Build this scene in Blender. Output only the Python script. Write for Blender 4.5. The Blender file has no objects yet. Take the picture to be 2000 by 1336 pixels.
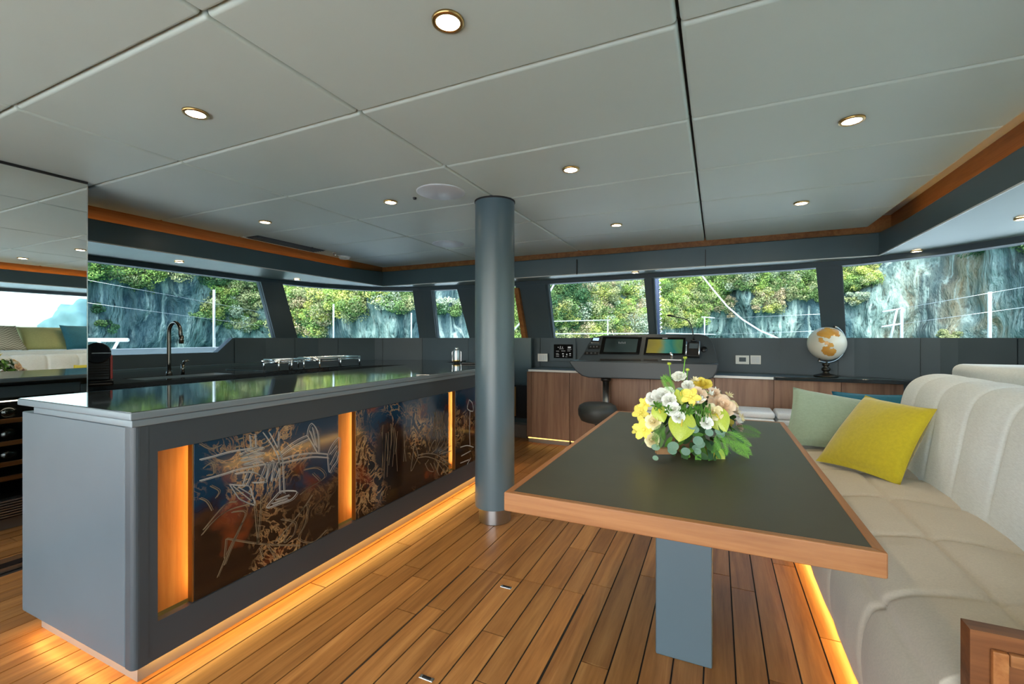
import bpy, bmesh, math, random
import numpy as np
from mathutils import Vector, Matrix, noise

random.seed(7)
scene = bpy.context.scene
COL = scene.collection

# ------------------------------------------------------------------ camera
FPX, TH, EYE, HORIZ = 870.0, math.radians(24.7), 1.2, 660.0
cam_d = bpy.data.cameras.new('camera')
cam_d.sensor_width = 36.0
cam_d.lens = FPX / 2000.0 * 36.0
cam_d.shift_y = -(668.0 - HORIZ) / 2000.0
cam_d.clip_start = 0.05
cam_d.clip_end = 2000
cam = bpy.data.objects.new('camera', cam_d)
COL.objects.link(cam)
cam.location = (0, 0, EYE)
cam.rotation_euler = (math.radians(90), 0, TH)
scene.camera = cam

# ------------------------------------------------------------------ world, sun, exposure
world = bpy.data.worlds.new('sky')
scene.world = world
world.use_nodes = True
wt = world.node_tree
wt.nodes.clear()
w_out = wt.nodes.new('ShaderNodeOutputWorld')
w_bg = wt.nodes.new('ShaderNodeBackground')
w_sky = wt.nodes.new('ShaderNodeTexSky')
w_sky.sky_type = 'NISHITA'
w_sky.sun_disc = False
w_sky.sun_elevation = math.radians(52)
w_sky.sun_rotation = math.radians(166)
w_sky.air_density = 1.0
w_sky.dust_density = 3.0
w_sky.ozone_density = 1.0
w_bg.inputs['Strength'].default_value = 1.0
wt.links.new(w_sky.outputs[0], w_bg.inputs[0])
wt.links.new(w_bg.outputs[0], w_out.inputs[0])

sun_d = bpy.data.lights.new('sun', 'SUN')
sun_d.energy = 4.2
sun_d.angle = math.radians(1.5)
sun_d.color = (1.0, 0.95, 0.86)
sun = bpy.data.objects.new('sun', sun_d)
COL.objects.link(sun)
sun.rotation_euler = Vector((-0.25, 1.0, -1.35)).to_track_quat('-Z', 'Y').to_euler()

vs = scene.view_settings
scene.display_settings.display_device = 'sRGB'
vs.view_transform = 'Standard'
vs.look = 'None'
vs.exposure = 0.8
vs.gamma = 1.0
vs.use_curve_mapping = False
scene.cycles.max_bounces = 10
scene.cycles.diffuse_bounces = 6
scene.cycles.glossy_bounces = 6
scene.cycles.transparent_max_bounces = 16
scene.cycles.sample_clamp_indirect = 6.0
scene.cycles.caustics_reflective = False
scene.cycles.caustics_refractive = False
scene.cycles.use_denoising = True

# ------------------------------------------------------------------ measuring helpers
CS, SN = math.cos(TH), math.sin(TH)
def plan(d, l): return (l * CS - d * SN, l * SN + d * CS)
def at(px, py, d):
    x, y = plan(d, (px - 1000.0) / FPX * d)
    return Vector((x, y, EYE + (HORIZ - py) / FPX * d))

# ------------------------------------------------------------------ mesh helpers
ORG = {}
class MB:
    def __init__(self): self.v = []; self.f = []
    def add(self, vs_, fs):
        b = len(self.v); self.v += [tuple(p) for p in vs_]; self.f += [tuple(i + b for i in q) for q in fs]; return self
    def box(self, x0, x1, y0, y1, z0, z1):
        return self.add([(x0,y0,z0),(x1,y0,z0),(x1,y1,z0),(x0,y1,z0),(x0,y0,z1),(x1,y0,z1),(x1,y1,z1),(x0,y1,z1)],
                        [(0,3,2,1),(4,5,6,7),(0,1,5,4),(1,2,6,5),(2,3,7,6),(3,0,4,7)])
    def obox(self, c, ax, ay, az):
        c, ax, ay, az = Vector(c), Vector(ax), Vector(ay), Vector(az)
        p = [c + sx*ax + sy*ay + sz*az for sz in (-1,1) for sx, sy in ((-1,-1),(1,-1),(1,1),(-1,1))]
        return self.add(p, [(0,3,2,1),(4,5,6,7),(0,1,5,4),(1,2,6,5),(2,3,7,6),(3,0,4,7)])
    def cyl(self, p0, p1, r0, r1=None, n=20, cap=True):
        r1 = r0 if r1 is None else r1
        p0, p1 = Vector(p0), Vector(p1); z = (p1-p0).normalized()
        x = z.orthogonal().normalized(); y = z.cross(x)
        pts = [p + r*(math.cos(2*math.pi*i/n)*x + math.sin(2*math.pi*i/n)*y) for p, r in ((p0,r0),(p1,r1)) for i in range(n)]
        fs = [(i, (i+1)%n, n+(i+1)%n, n+i) for i in range(n)]
        if cap: fs += [tuple(range(n-1,-1,-1)), tuple(range(n,2*n))]
        return self.add(pts, fs)
    def tube(self, pts, r, n=8):
        pts = [Vector(p) for p in pts]; m = len(pts); vs_ = []; x = None
        for i, p in enumerate(pts):
            t = (pts[min(i+1,m-1)] - pts[max(i-1,0)]).normalized()
            x = t.orthogonal().normalized() if x is None else (x - t*x.dot(t)).normalized()
            y = t.cross(x); rr = r[i] if isinstance(r, (list,tuple)) else r
            vs_ += [p + rr*(math.cos(2*math.pi*k/n)*x + math.sin(2*math.pi*k/n)*y) for k in range(n)]
        fs = [(i*n+k, i*n+(k+1)%n, (i+1)*n+(k+1)%n, (i+1)*n+k) for i in range(m-1) for k in range(n)]
        fs += [tuple(range(n-1,-1,-1)), tuple(range((m-1)*n, m*n))]
        return self.add(vs_, fs)
    def lathe(self, prof, c, n=28):
        c = Vector(c); m = len(prof)
        vs_ = [c + Vector((r*math.cos(2*math.pi*k/n), r*math.sin(2*math.pi*k/n), z)) for r, z in prof for k in range(n)]
        fs = [(i*n+k, i*n+(k+1)%n, (i+1)*n+(k+1)%n, (i+1)*n+k) for i in range(m-1) for k in range(n)]
        fs += [tuple(range(n-1,-1,-1)), tuple(range((m-1)*n, m*n))]
        return self.add(vs_, fs)
    def prism(self, poly, a0, a1, axis='z'):
        n = len(poly)
        def P(u, w, a): return {'z': (u,w,a), 'y': (u,a,w), 'x': (a,u,w)}[axis]
        vs_ = [P(u,w,a0) for u,w in poly] + [P(u,w,a1) for u,w in poly]
        return self.add(vs_, [tuple(range(n-1,-1,-1)), tuple(range(n,2*n))] + [(i,(i+1)%n,n+(i+1)%n,n+i) for i in range(n)])
    def grid(self, fn, nu, nv):
        vs_ = [fn(i/nu, j/nv) for j in range(nv+1) for i in range(nu+1)]
        return self.add(vs_, [(j*(nu+1)+i, j*(nu+1)+i+1, (j+1)*(nu+1)+i+1, (j+1)*(nu+1)+i) for j in range(nv) for i in range(nu)])
    def build(self, name, mat, parent=None, smooth=False, bev=0, seg=2, sub=0, solid=0, org=None):
        me = bpy.data.meshes.new(name)
        o_ = Vector(ORG.get(parent.name, (0,0,0))) if parent else Vector(org or (0,0,0))
        me.from_pydata([tuple(Vector(p) - o_) for p in self.v], [], self.f)
        bm = bmesh.new(); bm.from_mesh(me); bmesh.ops.recalc_face_normals(bm, faces=bm.faces[:]); bm.to_mesh(me); bm.free()
        me.materials.append(M[mat] if isinstance(mat, str) else mat)
        ob = bpy.data.objects.new(name, me); COL.objects.link(ob)
        if parent: ob.parent = parent
        else: ob.location = o_
        ORG[ob.name] = o_
        if smooth: me.polygons.foreach_set('use_smooth', [True]*len(me.polygons))
        if solid:
            m = ob.modifiers.new('solid', 'SOLIDIFY'); m.thickness = solid; m.offset = 0
        if bev:
            m = ob.modifiers.new('bevel', 'BEVEL'); m.width = bev; m.segments = seg; m.limit_method = 'ANGLE'; m.angle_limit = math.radians(40)
            me.polygons.foreach_set('use_smooth', [True]*len(me.polygons))
            try: me.set_sharp_from_angle(angle=math.radians(50))
            except Exception: pass
            w = ob.modifiers.new('wn', 'WEIGHTED_NORMAL'); w.keep_sharp = False
        if sub:
            m = ob.modifiers.new('sub', 'SUBSURF'); m.levels = sub; m.render_levels = sub
        return ob

def thing(name, loc, label, cat, group=None):
    o = bpy.data.objects.new(name, None); COL.objects.link(o); o.location = loc
    o.empty_display_size = 0.1; ORG[o.name] = Vector(loc)
    return tag(o, label, cat, group)
def tag(o, label, cat, group=None, kind=None):
    o['label'] = label; o['category'] = cat
    if group: o['group'] = group
    if kind: o['kind'] = kind
    return o
def struct(o, label=None):
    o['kind'] = 'structure'
    if label: o['label'] = label
    return o
def box(name, mat, parent, *a, **k): return MB().box(*a).build(name, mat, parent, **k)

# ------------------------------------------------------------------ materials
M = {}
def srgb(r, g, b):
    f = lambda c: (c/255/12.92) if c/255 <= 0.04045 else ((c/255+0.055)/1.055)**2.4
    return (f(r), f(g), f(b), 1)
class NT:
    def __init__(self, name):
        m = bpy.data.materials.new(name); m.use_nodes = True; self.m = m; self.t = m.node_tree; self.t.nodes.clear()
        self.out = self.n('OutputMaterial'); M[name] = m
    def n(self, k, **kw):
        x = self.t.nodes.new('ShaderNode' + k)
        for a, b in kw.items(): setattr(x, a, b)
        return x
    def l(self, a, b): self.t.links.new(a, b)
    def pos(self, scale=(1,1,1), obj=False, rnd=False, rot=(0,0,0)):
        g = self.n('TexCoord').outputs['Object'] if obj else self.n('NewGeometry').outputs['Position']
        if rnd:
            oi = self.n('ObjectInfo'); mu = self.n('Math', operation='MULTIPLY'); mu.inputs[1].default_value = 53.0
            self.l(oi.outputs['Random'], mu.inputs[0]); ad = self.n('VectorMath', operation='ADD')
            self.l(g, ad.inputs[0]); self.l(mu.outputs[0], ad.inputs[1]); g = ad.outputs[0]
        mp = self.n('Mapping'); mp.inputs['Scale'].default_value = scale; mp.inputs['Rotation'].default_value = rot; self.l(g, mp.inputs[0])
        return mp.outputs[0]
    def noise(self, vec, scale, detail=4, rough=0.5, dist=0):
        x = self.n('TexNoise'); x.inputs['Scale'].default_value = scale; x.inputs['Detail'].default_value = detail
        x.inputs['Roughness'].default_value = rough; x.inputs['Distortion'].default_value = dist
        self.l(vec, x.inputs['Vector']); return x.outputs['Fac']
    def ramp(self, fac, stops, interp='LINEAR'):
        r = self.n('ValToRGB'); r.color_ramp.interpolation = interp; e = r.color_ramp.elements
        while len(e) < len(stops): e.new(0.5)
        for el, (p, c) in zip(e, stops): el.position = p; el.color = c
        self.l(fac, r.inputs[0]); return r.outputs[0]
    def mix(self, fac, a, b, mode='MIX'):
        x = self.n('Mix', data_type='RGBA', blend_type=mode)
        for i, v in ((0, fac), (6, a), (7, b)):
            if hasattr(v, 'links') or hasattr(v, 'is_linked'): self.l(v, x.inputs[i])
            else: x.inputs[i].default_value = v
        return x.outputs[2]
    def bsdf(self, color, rough=0.5, metal=0, spec=0.5, bump=None, bstr=0.2, bdist=0.01, coat=0, sheen=0, emis=None, estr=0, trans=0):
        b = self.n('BsdfPrincipled')
        for k, v in (('Base Color', color), ('Roughness', rough), ('Metallic', metal), ('Specular IOR Level', spec), ('Coat Weight', coat), ('Sheen Weight', sheen), ('Transmission Weight', trans)):
            if hasattr(v, 'is_linked'): self.l(v, b.inputs[k])
            else: b.inputs[k].default_value = v
        if emis is not None:
            if hasattr(emis, 'is_linked'): self.l(emis, b.inputs['Emission Color'])
            else: b.inputs['Emission Color'].default_value = emis
            b.inputs['Emission Strength'].default_value = estr
        if bump is not None:
            bp = self.n('Bump'); bp.inputs['Strength'].default_value = bstr; bp.inputs['Distance'].default_value = bdist
            self.l(bump, bp.inputs['Height']); self.l(bp.outputs[0], b.inputs['Normal'])
        self.l(b.outputs[0], self.out.inputs[0]); return b

def plain(name, c, rough=0.5, metal=0, spec=0.5, nscale=0, namt=0.12, bstr=0, bscale=200, coat=0, sheen=0):
    t = NT(name); col = c
    if nscale:
        n = t.noise(t.pos(), nscale, 4)
        lo = tuple(x*(1-namt) for x in c[:3]) + (1,); hi = tuple(min(1, x*(1+namt)) for x in c[:3]) + (1,)
        col = t.ramp(n, [(0.3, lo), (0.7, hi)])
    bump = t.noise(t.pos(), bscale, 2) if bstr else None
    t.bsdf(col, rough, metal, spec, bump, bstr, 0.002, coat, sheen)
def wood(name, dark, mid, light, axis='y', rough=0.45, freq=1.0, var=0.25, coat=0):
    t = NT(name)
    sc = {'x': (0.9, 14, 14), 'y': (14, 0.9, 14), 'z': (14, 14, 0.9)}[axis]
    v = t.pos(tuple(s*freq for s in sc), rnd=True)
    n1 = t.noise(v, 1.0, 6, 0.6, 1.2); n2 = t.noise(v, 6.0, 3, 0.6)
    c = t.ramp(n1, [(0.28, dark), (0.5, mid), (0.72, light)])
    c = t.mix(0.25, c, t.ramp(n2, [(0.3, dark), (0.7, light)]))
    oi = t.n('ObjectInfo')
    k = t.ramp(oi.outputs['Random'], [(0, (1-var,1-var,1-var,1)), (1, (1+var*0.6,1+var*0.6,1+var*0.6,1))])
    c = t.mix(1.0, c, k, 'MULTIPLY')
    t.bsdf(c, rough, 0, 0.4, n2, 0.08, 0.002, coat)
def emit(name, c, s):
    t = NT(name); e = t.n('Emission'); e.inputs[0].default_value = c; e.inputs[1].default_value = s; t.l(e.outputs[0], t.out.inputs[0])
def glass(name, tint, gloss=0.06):
    t = NT(name); tr = t.n('BsdfTransparent'); tr.inputs[0].default_value = tint
    g = t.n('BsdfGlossy'); g.inputs['Roughness'].default_value = 0.0; g.inputs[0].default_value = (0.9,0.95,0.95,1)
    lw = t.n('LayerWeight'); lw.inputs['Blend'].default_value = 0.18
    mu = t.n('Math', operation='MULTIPLY'); mu.inputs[1].default_value = 0.5; t.l(lw.outputs['Fresnel'], mu.inputs[0])
    mx = t.n('MixShader'); t.l(mu.outputs[0], mx.inputs[0]); t.l(tr.outputs[0], mx.inputs[1]); t.l(g.outputs[0], mx.inputs[2]); t.l(mx.outputs[0], t.out.inputs[0])

GREY = srgb(78, 90, 97)
plain('grey_paint', GREY, 0.38, 0, 0.5, 3, 0.05)
plain('grey_dark', srgb(72, 85, 92), 0.5, 0, 0.4, 3, 0.06)
plain('island_frame', srgb(56, 64, 69), 0.42, 0, 0.45, 3, 0.05)
plain('grey_header', srgb(70, 88, 93), 0.32, 0, 0.5, 2, 0.05)
plain('soffit', srgb(118, 132, 122), 0.34, 0, 0.5, 2, 0.04)
plain('ceiling_fabric', srgb(192, 205, 196), 0.5, 0, 0.35, 2, 0.02, 0.04, 350)
plain('black', srgb(18, 18, 19), 0.4)
plain('matte_black', srgb(14, 14, 15), 0.7, 0, 0.08)
plain('black_gloss', srgb(10, 10, 11), 0.12)
plain('gap_dark', srgb(30, 27, 25), 0.8)
plain('caulk', srgb(38, 32, 28), 0.7)
plain('plinth', srgb(132, 126, 120), 0.4, 0.3)
plain('counter', srgb(40, 44, 46), 0.06, 0, 0.75, 60, 0.1)
plain('counter_edge', srgb(112, 124, 130), 0.25, 0, 0.6)
plain('chrome', srgb(232, 234, 234), 0.2, 1)
plain('steel', srgb(170, 172, 172), 0.3, 1)
plain('dark_steel', srgb(120, 118, 112), 0.22, 1)
plain('brass', srgb(196, 160, 100), 0.3, 1)
plain('bronze', srgb(52, 48, 40), 0.35, 0.7)
plain('white_paint', srgb(200, 204, 206), 0.35)
plain('white_plastic', srgb(222, 222, 216), 0.4)
plain('speaker_white', srgb(252, 253, 250), 0.45)
plain('deck_metal', srgb(150, 158, 160), 0.4)
plain('table_top', srgb(70, 65, 50), 0.42, 0, 0.38, 5, 0.10, 0.05, 260)
plain('pedestal_paint', srgb(78, 95, 102), 0.35, 0, 0.5)
plain('red', srgb(170, 42, 30), 0.3)
plain('mirror', (0.93, 0.95, 0.94, 1), 0.0, 1)
plain('bottle', srgb(16, 20, 14), 0.12, 0, 0.7)
plain('deck_white', srgb(214, 220, 222), 0.5)
plain('rope', srgb(190, 194, 190), 0.7)
plain('navy', srgb(44, 54, 80), 0.7)
plain('stool_leather', srgb(52, 56, 54), 0.5, 0, 0.4, 40, 0.08, 0.1, 300)
wood('teak', srgb(122, 75, 34), srgb(162, 108, 55), srgb(194, 140, 80), 'y', 0.36, 1.0, 0.2)
wood('teak_x', srgb(122, 74, 38), srgb(160, 106, 62), srgb(180, 128, 80), 'x', 0.38, 1.0, 0.1)
wood('teak_edge_y', srgb(132, 78, 38), srgb(168, 106, 58), srgb(194, 134, 80), 'y', 0.38, 1.0, 0.1)
wood('walnut', srgb(104, 72, 54), srgb(142, 104, 80), srgb(170, 132, 104), 'z', 0.4, 0.55, 0.15)
wood('niche_wood', srgb(150, 90, 44), srgb(196, 130, 74), srgb(216, 156, 98), 'z', 0.4, 0.7, 0.1)
wood('brown_wood', srgb(84,48,24), srgb(116,70,38), srgb(140,90,52), 'x', 0.4, 1.0, 0.05)
wood('cove_wood', srgb(120, 72, 36), srgb(158, 100, 54), srgb(180, 122, 70), 'y', 0.4, 1.0, 0.1)
wood('cove_wood_x', srgb(120, 72, 36), srgb(158, 100, 54), srgb(180, 122, 70), 'x', 0.4, 1.0, 0.1)
AMBER = (1.0, 0.55, 0.12, 1)
emit('led_amber', AMBER, 17.0)
emit('led_cove', AMBER, 6.0)
emit('cooler_fill', (1.0,0.85,0.65,1), 4.0)  # glow for the fill strip added inside the wine cooler
emit('led_amber_soft', AMBER, 2.2)
emit('lamp_glow', (1.0, 0.83, 0.55, 1), 38.0)
glass('window_glass', (0.69, 0.765, 0.765, 1))
glass('clear_glass', (0.93, 0.95, 0.95, 1))
glass('dark_glass', (0.55, 0.55, 0.55, 1))

def fabric(name, c, scale=260, stretch=(1,1,1), amt=0.14, sheen=0.2, bstr=0.35, rough=0.85):
    t = NT(name); v = t.pos(stretch); n = t.noise(v, scale, 2, 0.6); n2 = t.noise(t.pos(), 6, 3)
    lo = tuple(x*(1-amt) for x in c[:3]) + (1,); hi = tuple(min(1, x*(1+amt)) for x in c[:3]) + (1,)
    col = t.mix(0.3, t.ramp(n, [(0.3, lo), (0.7, hi)]), t.ramp(n2, [(0.3, lo), (0.7, hi)]))
    t.bsdf(col, rough, 0, 0.25, n, bstr, 0.001, 0, sheen)
fabric('linen', srgb(224, 229, 230), 140, (1, 0.35, 2.0), 0.10)
fabric('linen_seat', srgb(194, 183, 164), 160, (1, 1, 1), 0.08)
fabric('yellow_velvet', srgb(190, 174, 34), 60, (1,1,1), 0.10, 0.5)
fabric('sage_velvet', srgb(148, 168, 146), 60, (1,1,1), 0.08, 0.5)
fabric('teal_velvet', srgb(28, 104, 128), 60, (1,1,1), 0.15, 0.5)
fabric('olive_velvet', srgb(176, 176, 120), 60, (1,1,1), 0.08, 0.4)

# ================================================================== STRUCTURE
CEIL = 2.10
# --- floor with teak planks
floor = box('floor', 'caulk', None, -5.0, 2.4, -1.8, 5.3, -0.06, -0.004)
struct(floor, 'teak plank floor with dark caulk seams')
PW, SEAM = 0.104, 0.006
X0 = -0.56
HX0, HX1, HY0, HY1 = X0 - 6*PW - 0.0, X0, 0.95, 2.03      # floor hatch
plank_me = None
def plank(x0, x1, y0, y1, parent, mat='teak', name='plank'):
    global plank_me
    if plank_me is None:
        b = MB().box(-0.5, 0.5, -0.5, 0.5, -1, 0); me = bpy.data.meshes.new('plank')
        me.from_pydata(b.v, [], b.f); me.materials.append(M[mat]); plank_me = me
    o = bpy.data.objects.new(name, plank_me); COL.objects.link(o); o.parent = parent
    pl = ORG.get(parent.name, Vector((0,0,0)))
    o.location = Vector(((x0+x1)/2, (y0+y1)/2, 0)) - pl
    o.scale = (x1-x0, y1-y0, 0.02)
    return o
rng = random.Random(3)
hatch = thing('floor_hatch', ((HX0+HX1)/2, (HY0+HY1)/2, 0), 'rectangular teak floor hatch with small chrome latches between island and table', 'hatch')
box('hatch_tray', 'black', hatch, HX0+0.004, HX1-0.004, HY0+0.004, HY1-0.004, -0.015, -0.003)
for i in range(-26, 10):
    x0 = X0 + i*PW; x1 = x0 + PW - SEAM
    y = -1.8 - rng.random()*0.9
    in_h = HX0 - 0.01 <= x0 < HX1 - 0.01
    first = True
    while y < 5.15:
        L = rng.uniform(0.9, 1.9); y1 = min(y + L, 5.2)
        y = max(y, -1.79); segs = [(y, y1 - 0.005)]
        if in_h:
            out = []
            for a, b in segs:
                if b <= HY0 or a >= HY1: out.append((a, b, floor))
                else:
                    if a < HY0: out.append((a, HY0 - 0.004, floor))
                    out.append((max(a, HY0), min(b, HY1), hatch))
                    if b > HY1: out.append((HY1 + 0.004, b, floor))
            for a, b, p in out:
                if b - a > 0.02: plank(x0 + (0.004 if p is hatch and i == -6 else 0), x1 - (0.004 if p is hatch and i == -1 else 0), a, b, p)
        else:
            plank(x0, x1, y, y1 - 0.005, floor)
        y = y1
for hx, hy in ((-0.921, 1.935), (-0.929, 1.30)):
    b = MB().box(hx-0.028, hx+0.028, hy-0.009, hy+0.009, 0, 0.003)
    l = b.build('latch', 'chrome', hatch, bev=0.002)
    MB().box(hx-0.017, hx+0.017, hy-0.005, hy+0.005, 0.003, 0.005).build('latch_slot', 'black', l)

struct(box('bounce_floor', 'deck_white', None, -5.2, 2.6, -7.5, -1.86, -0.06, -0.001), 'unseen cockpit floor behind the viewer, made white to bounce sunlight')  # out of view; pale colour chosen to bounce sun onto the ceiling
# --- ceiling panels
ceiling = box('ceiling', 'gap_dark', None, -3.895, 1.125, -1.8, 4.505, CEIL+0.03, CEIL+0.10)
struct(ceiling, 'ceiling of pale padded fabric panels with dark joints')
cx = [-3.89, -2.5, -1.3, -0.1, 1.12]
cy = [-1.8, -1.1, -0.47, 0.15, 0.77, 1.365, 1.98, 2.60, 3.20, 3.85, 4.50]
for a in range(4):
    for b in range(len(cy)-1):
        g0 = 0.003 if a not in (3,) else 0.005
        g1 = 0.003 if a not in (2,) else 0.004
        x0, x1, y0, y1 = cx[a]+g0, cx[a+1]-g1, cy[b]+0.003, cy[b+1]-0.003
        MB().box(x0, x1, y0, y1, CEIL, CEIL+0.04).build('ceiling_panel', 'ceiling_fabric', ceiling, bev=0.014, seg=4)
roof = box('roof', 'white_paint', None, -5.5, 3.0, -3.7, 5.6, 2.22, 2.36)  # out of view, added to block daylight; aft edge set to sun the cockpit
struct(roof, 'unseen white roof added over the saloon to block the sun')

# --- plan curves: sill (B, z 1.2), window head (T, z 1.83), header (HP)
SILL, HEAD = 1.20, 1.83
B = [(-4.88,-1.8),(-4.88,1.5),(-4.86,3.6),(-4.72,4.2),(-4.30,4.8),(-3.7,5.12),(-3.0,5.2),(0.55,5.15),(1.16,5.0),(1.70,4.7),(2.08,4.2),(2.3,3.4),(2.36,1.5),(2.36,-1.8)]
T = [(-4.66,-1.8),(-4.66,1.3),(-4.66,3.3),(-4.55,4.0),(-4.22,4.6),(-3.68,4.9),(-3.0,4.95),(0.6,4.82),(1.12,4.70),(1.58,4.38),(1.92,4.0),(2.10,3.3),(2.16,1.4),(2.16,-1.8)]
HP = [(-3.95,-1.8),(-3.95,1.3),(-3.95,3.3),(-3.95,4.0),(-3.95,4.57),(-3.68,4.57),(-3.0,4.57),(0.6,4.55),(1.1,4.55),(1.2,4.55),(1.2,4.0),(1.2,3.3),(1.2,1.4),(1.2,-1.8)]
def on(P, s):
    i = max(0, min(int(math.floor(s)), len(P)-2)); f = s - i
    return Vector((P[i][0]*(1-f)+P[i+1][0]*f, P[i][1]*(1-f)+P[i+1][1]*f))
def find(P, px):
    u = (px-1000.0)/FPX; d = Vector(plan(1, u)); best = None
    for i in range(len(P)-1):
        a, b = Vector(P[i]), Vector(P[i+1]); e = b - a
        den = d.x*e.y - d.y*e.x
        if abs(den) < 1e-9: continue
        t = (a.x*e.y - a.y*e.x)/den; f = (a.x*d.y - a.y*d.x)/den
        if t > 0 and -1e-6 <= f <= 1+1e-6: best = i + f
    return best
def band(sb, st, z):
    t = max(0.0, (z - SILL)/(HEAD - SILL)); return on(B, sb)*(1-t) + on(T, st)*t
def outn(s):
    e = on(B, min(s+0.05, 13)) - on(B, max(s-0.05, 0)); n = Vector((-e.y, e.x)).normalized()
    return n if n.dot(on(B, s) - Vector((-1.4, 1.5))) > 0 else -n
def shell(mb, sb0, st0, sb1, st1, z0, z1, off0, off1, n=None):
    """a solid slab of the window band between two slanted edges, from off0 to off1 outward"""
    n = n or max(2, int(abs(sb1-sb0)*5)+1)
    lay = []
    for off in (off0, off1):
        for z in (z0, z1):
            row = []
            for i in range(n+1):
                f = i/n; sb = sb0+(sb1-sb0)*f; st = st0+(st1-st0)*f
                p = band(sb, st, z) + outn(sb)*off
                row.append((p.x, p.y, z))
            lay.append(row)
    vs_ = sum(lay, []); k = n+1; fs = []
    for i in range(n):
        a, b, c, d = i, k+i, 2*k+i, 3*k+i
        fs += [(a, a+1, b+1, b), (c, d, d+1, c+1), (a, c, c+1, a+1), (b, b+1, d+1, d)]
    fs += [(0, k, 3*k, 2*k), (n, 2*k+n, 3*k+n, k+n)]
    mb.add(vs_, fs)

# windows: (bottom-left px, top-left px, bottom-right px, top-right px) -> slanted edges on the band
def S(px, P): return find(P, px)
wins = [
    (0.75, 0.70, S(538,B), S(509,T)),
    (S(581,B), S(552,T), S(819,B), S(806,T)),
    (S(852,B), S(842,T), S(917,B), S(893,T)),
    (S(962,B), S(935,T), S(1026,B), S(1008,T)),
    (S(1077,B), S(1065,T), S(1271,B), S(1261,T)),
    (S(1279,B), S(1272,T), S(1606,B), S(1594,T)),
    (S(1651,B), S(1644,T), 12.4, 12.4),
]
WTH = 0.10
win_labels = ['long raked side window above the galley counter', 'raked window at the curved port corner', 'narrow raked window beside the front door',
    'glazed upper part of the front door', 'front window left of the centre mullion', 'wide front window right of the centre mullion', 'long curved starboard window above the sofa']
for i, (a, b, c, d) in enumerate(wins):
    n = max(3, int((c-a)*6)+2)
    w = MB(); e = 0.012
    shell(w, a, b, a+0.006, b+0.006, SILL, HEAD, 0.03, WTH, 1)
    shell(w, c-0.006, d-0.006, c, d, SILL, HEAD, 0.03, WTH, 1)
    w = w.build('window_%d' % (i+1), 'grey_dark'); struct(w, win_labels[i])
    g = MB(); shell(g, a, b, c, d, SILL, HEAD, WTH-0.028, WTH-0.02, n)
    g.build('glass_pane', 'window_glass', w, smooth=False)

# pillars + header frame belong to the walls
wall_left = MB(); wall_front = MB(); wall_right = MB()
S4 = 5.0
cut = S(455, B)                      # sloping cut of the low galley dado
low = 1.045
def dado(mb, s0, s1, z0, z1, off=0.0, th=0.08, n=None):
    shell(mb, s0, s0, s1, s1, z0, z1, off, off+th, n)
dado(wall_left, 0, S(425,B), 0.0, low)
dado(wall_left, S(425,B), S4, 0.0, low)
dado(wall_front, S4, 8.0, 0.0, SILL)
dado(wall_right, 8.0, 13, 0.0, SILL)
dado(wall_left, cut, S4, low, SILL)
# the sloped bit between the low and the high dado
pa, pb = on(B, S(425,B)), on(B, cut); na = outn(cut)*0.08
wall_left.add([(pa.x,pa.y,low),(pb.x,pb.y,low),(pb.x,pb.y,SILL),(pa.x+na.x,pa.y+na.y,low),(pb.x+na.x,pb.y+na.y,low),(pb.x+na.x,pb.y+na.y,SILL)],
              [(0,1,2),(3,5,4),(0,3,4,1),(1,4,5,2),(2,5,3,0)])
shell(wall_left, 0, 0, wins[0][0], wins[0][1], low, HEAD, 0, WTH)
prev = None
wl = MB(); wf = MB(); wr = MB()
pill = []
for i in range(len(wins)-1):
    pill.append((wins[i][2], wins[i][3], wins[i+1][0], wins[i+1][1]))
pill.append((wins[-1][2], wins[-1][3], 13, 13))
wall_left = struct(wall_left.build('wall_left', 'grey_dark'), 'dark grey port wall below the windows')
wall_front = struct(wall_front.build('wall_front', 'grey_dark'), 'dark grey front wall below the windows')
wall_right = struct(wall_right.build('wall_right', 'grey_dark'), 'dark grey starboard wall below the windows')
for i, q in enumerate(pill):
    mb = MB(); shell(mb, q[0], q[1], q[2], q[3], SILL, HEAD, -0.005, WTH)
    mb.build('window_pillar', 'grey_dark', wall_left if i < 2 else wall_front if i < 5 else wall_right)
# low pane of the galley window
g = MB(); dado(g, 0.75, S(425,B), low, SILL, WTH-0.05, 0.008, 4)
pa, pb = on(B, S(425,B)), on(B, cut); n_ = outn(cut)*(WTH-0.05)
g.add([(pa.x+n_.x,pa.y+n_.y,low),(pb.x+n_.x,pb.y+n_.y,SILL),(pa.x+n_.x,pa.y+n_.y,SILL)], [(0,1,2)])
g.build('lower_glass_pane', 'window_glass', bpy.data.objects['window_1'])
# dark frame above the glass
for nm, s0, s1, par in (('window_head', 0, 4.5, wall_left), ('window_head', 4.5, 8.0, wall_front), ('window_head', 8.0, 13, wall_right)):
    mb = MB(); shell(mb, s0, s0, s1, s1, HEAD, 1.875, -0.012, WTH); mb.build(nm, 'grey_dark', par)
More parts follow.
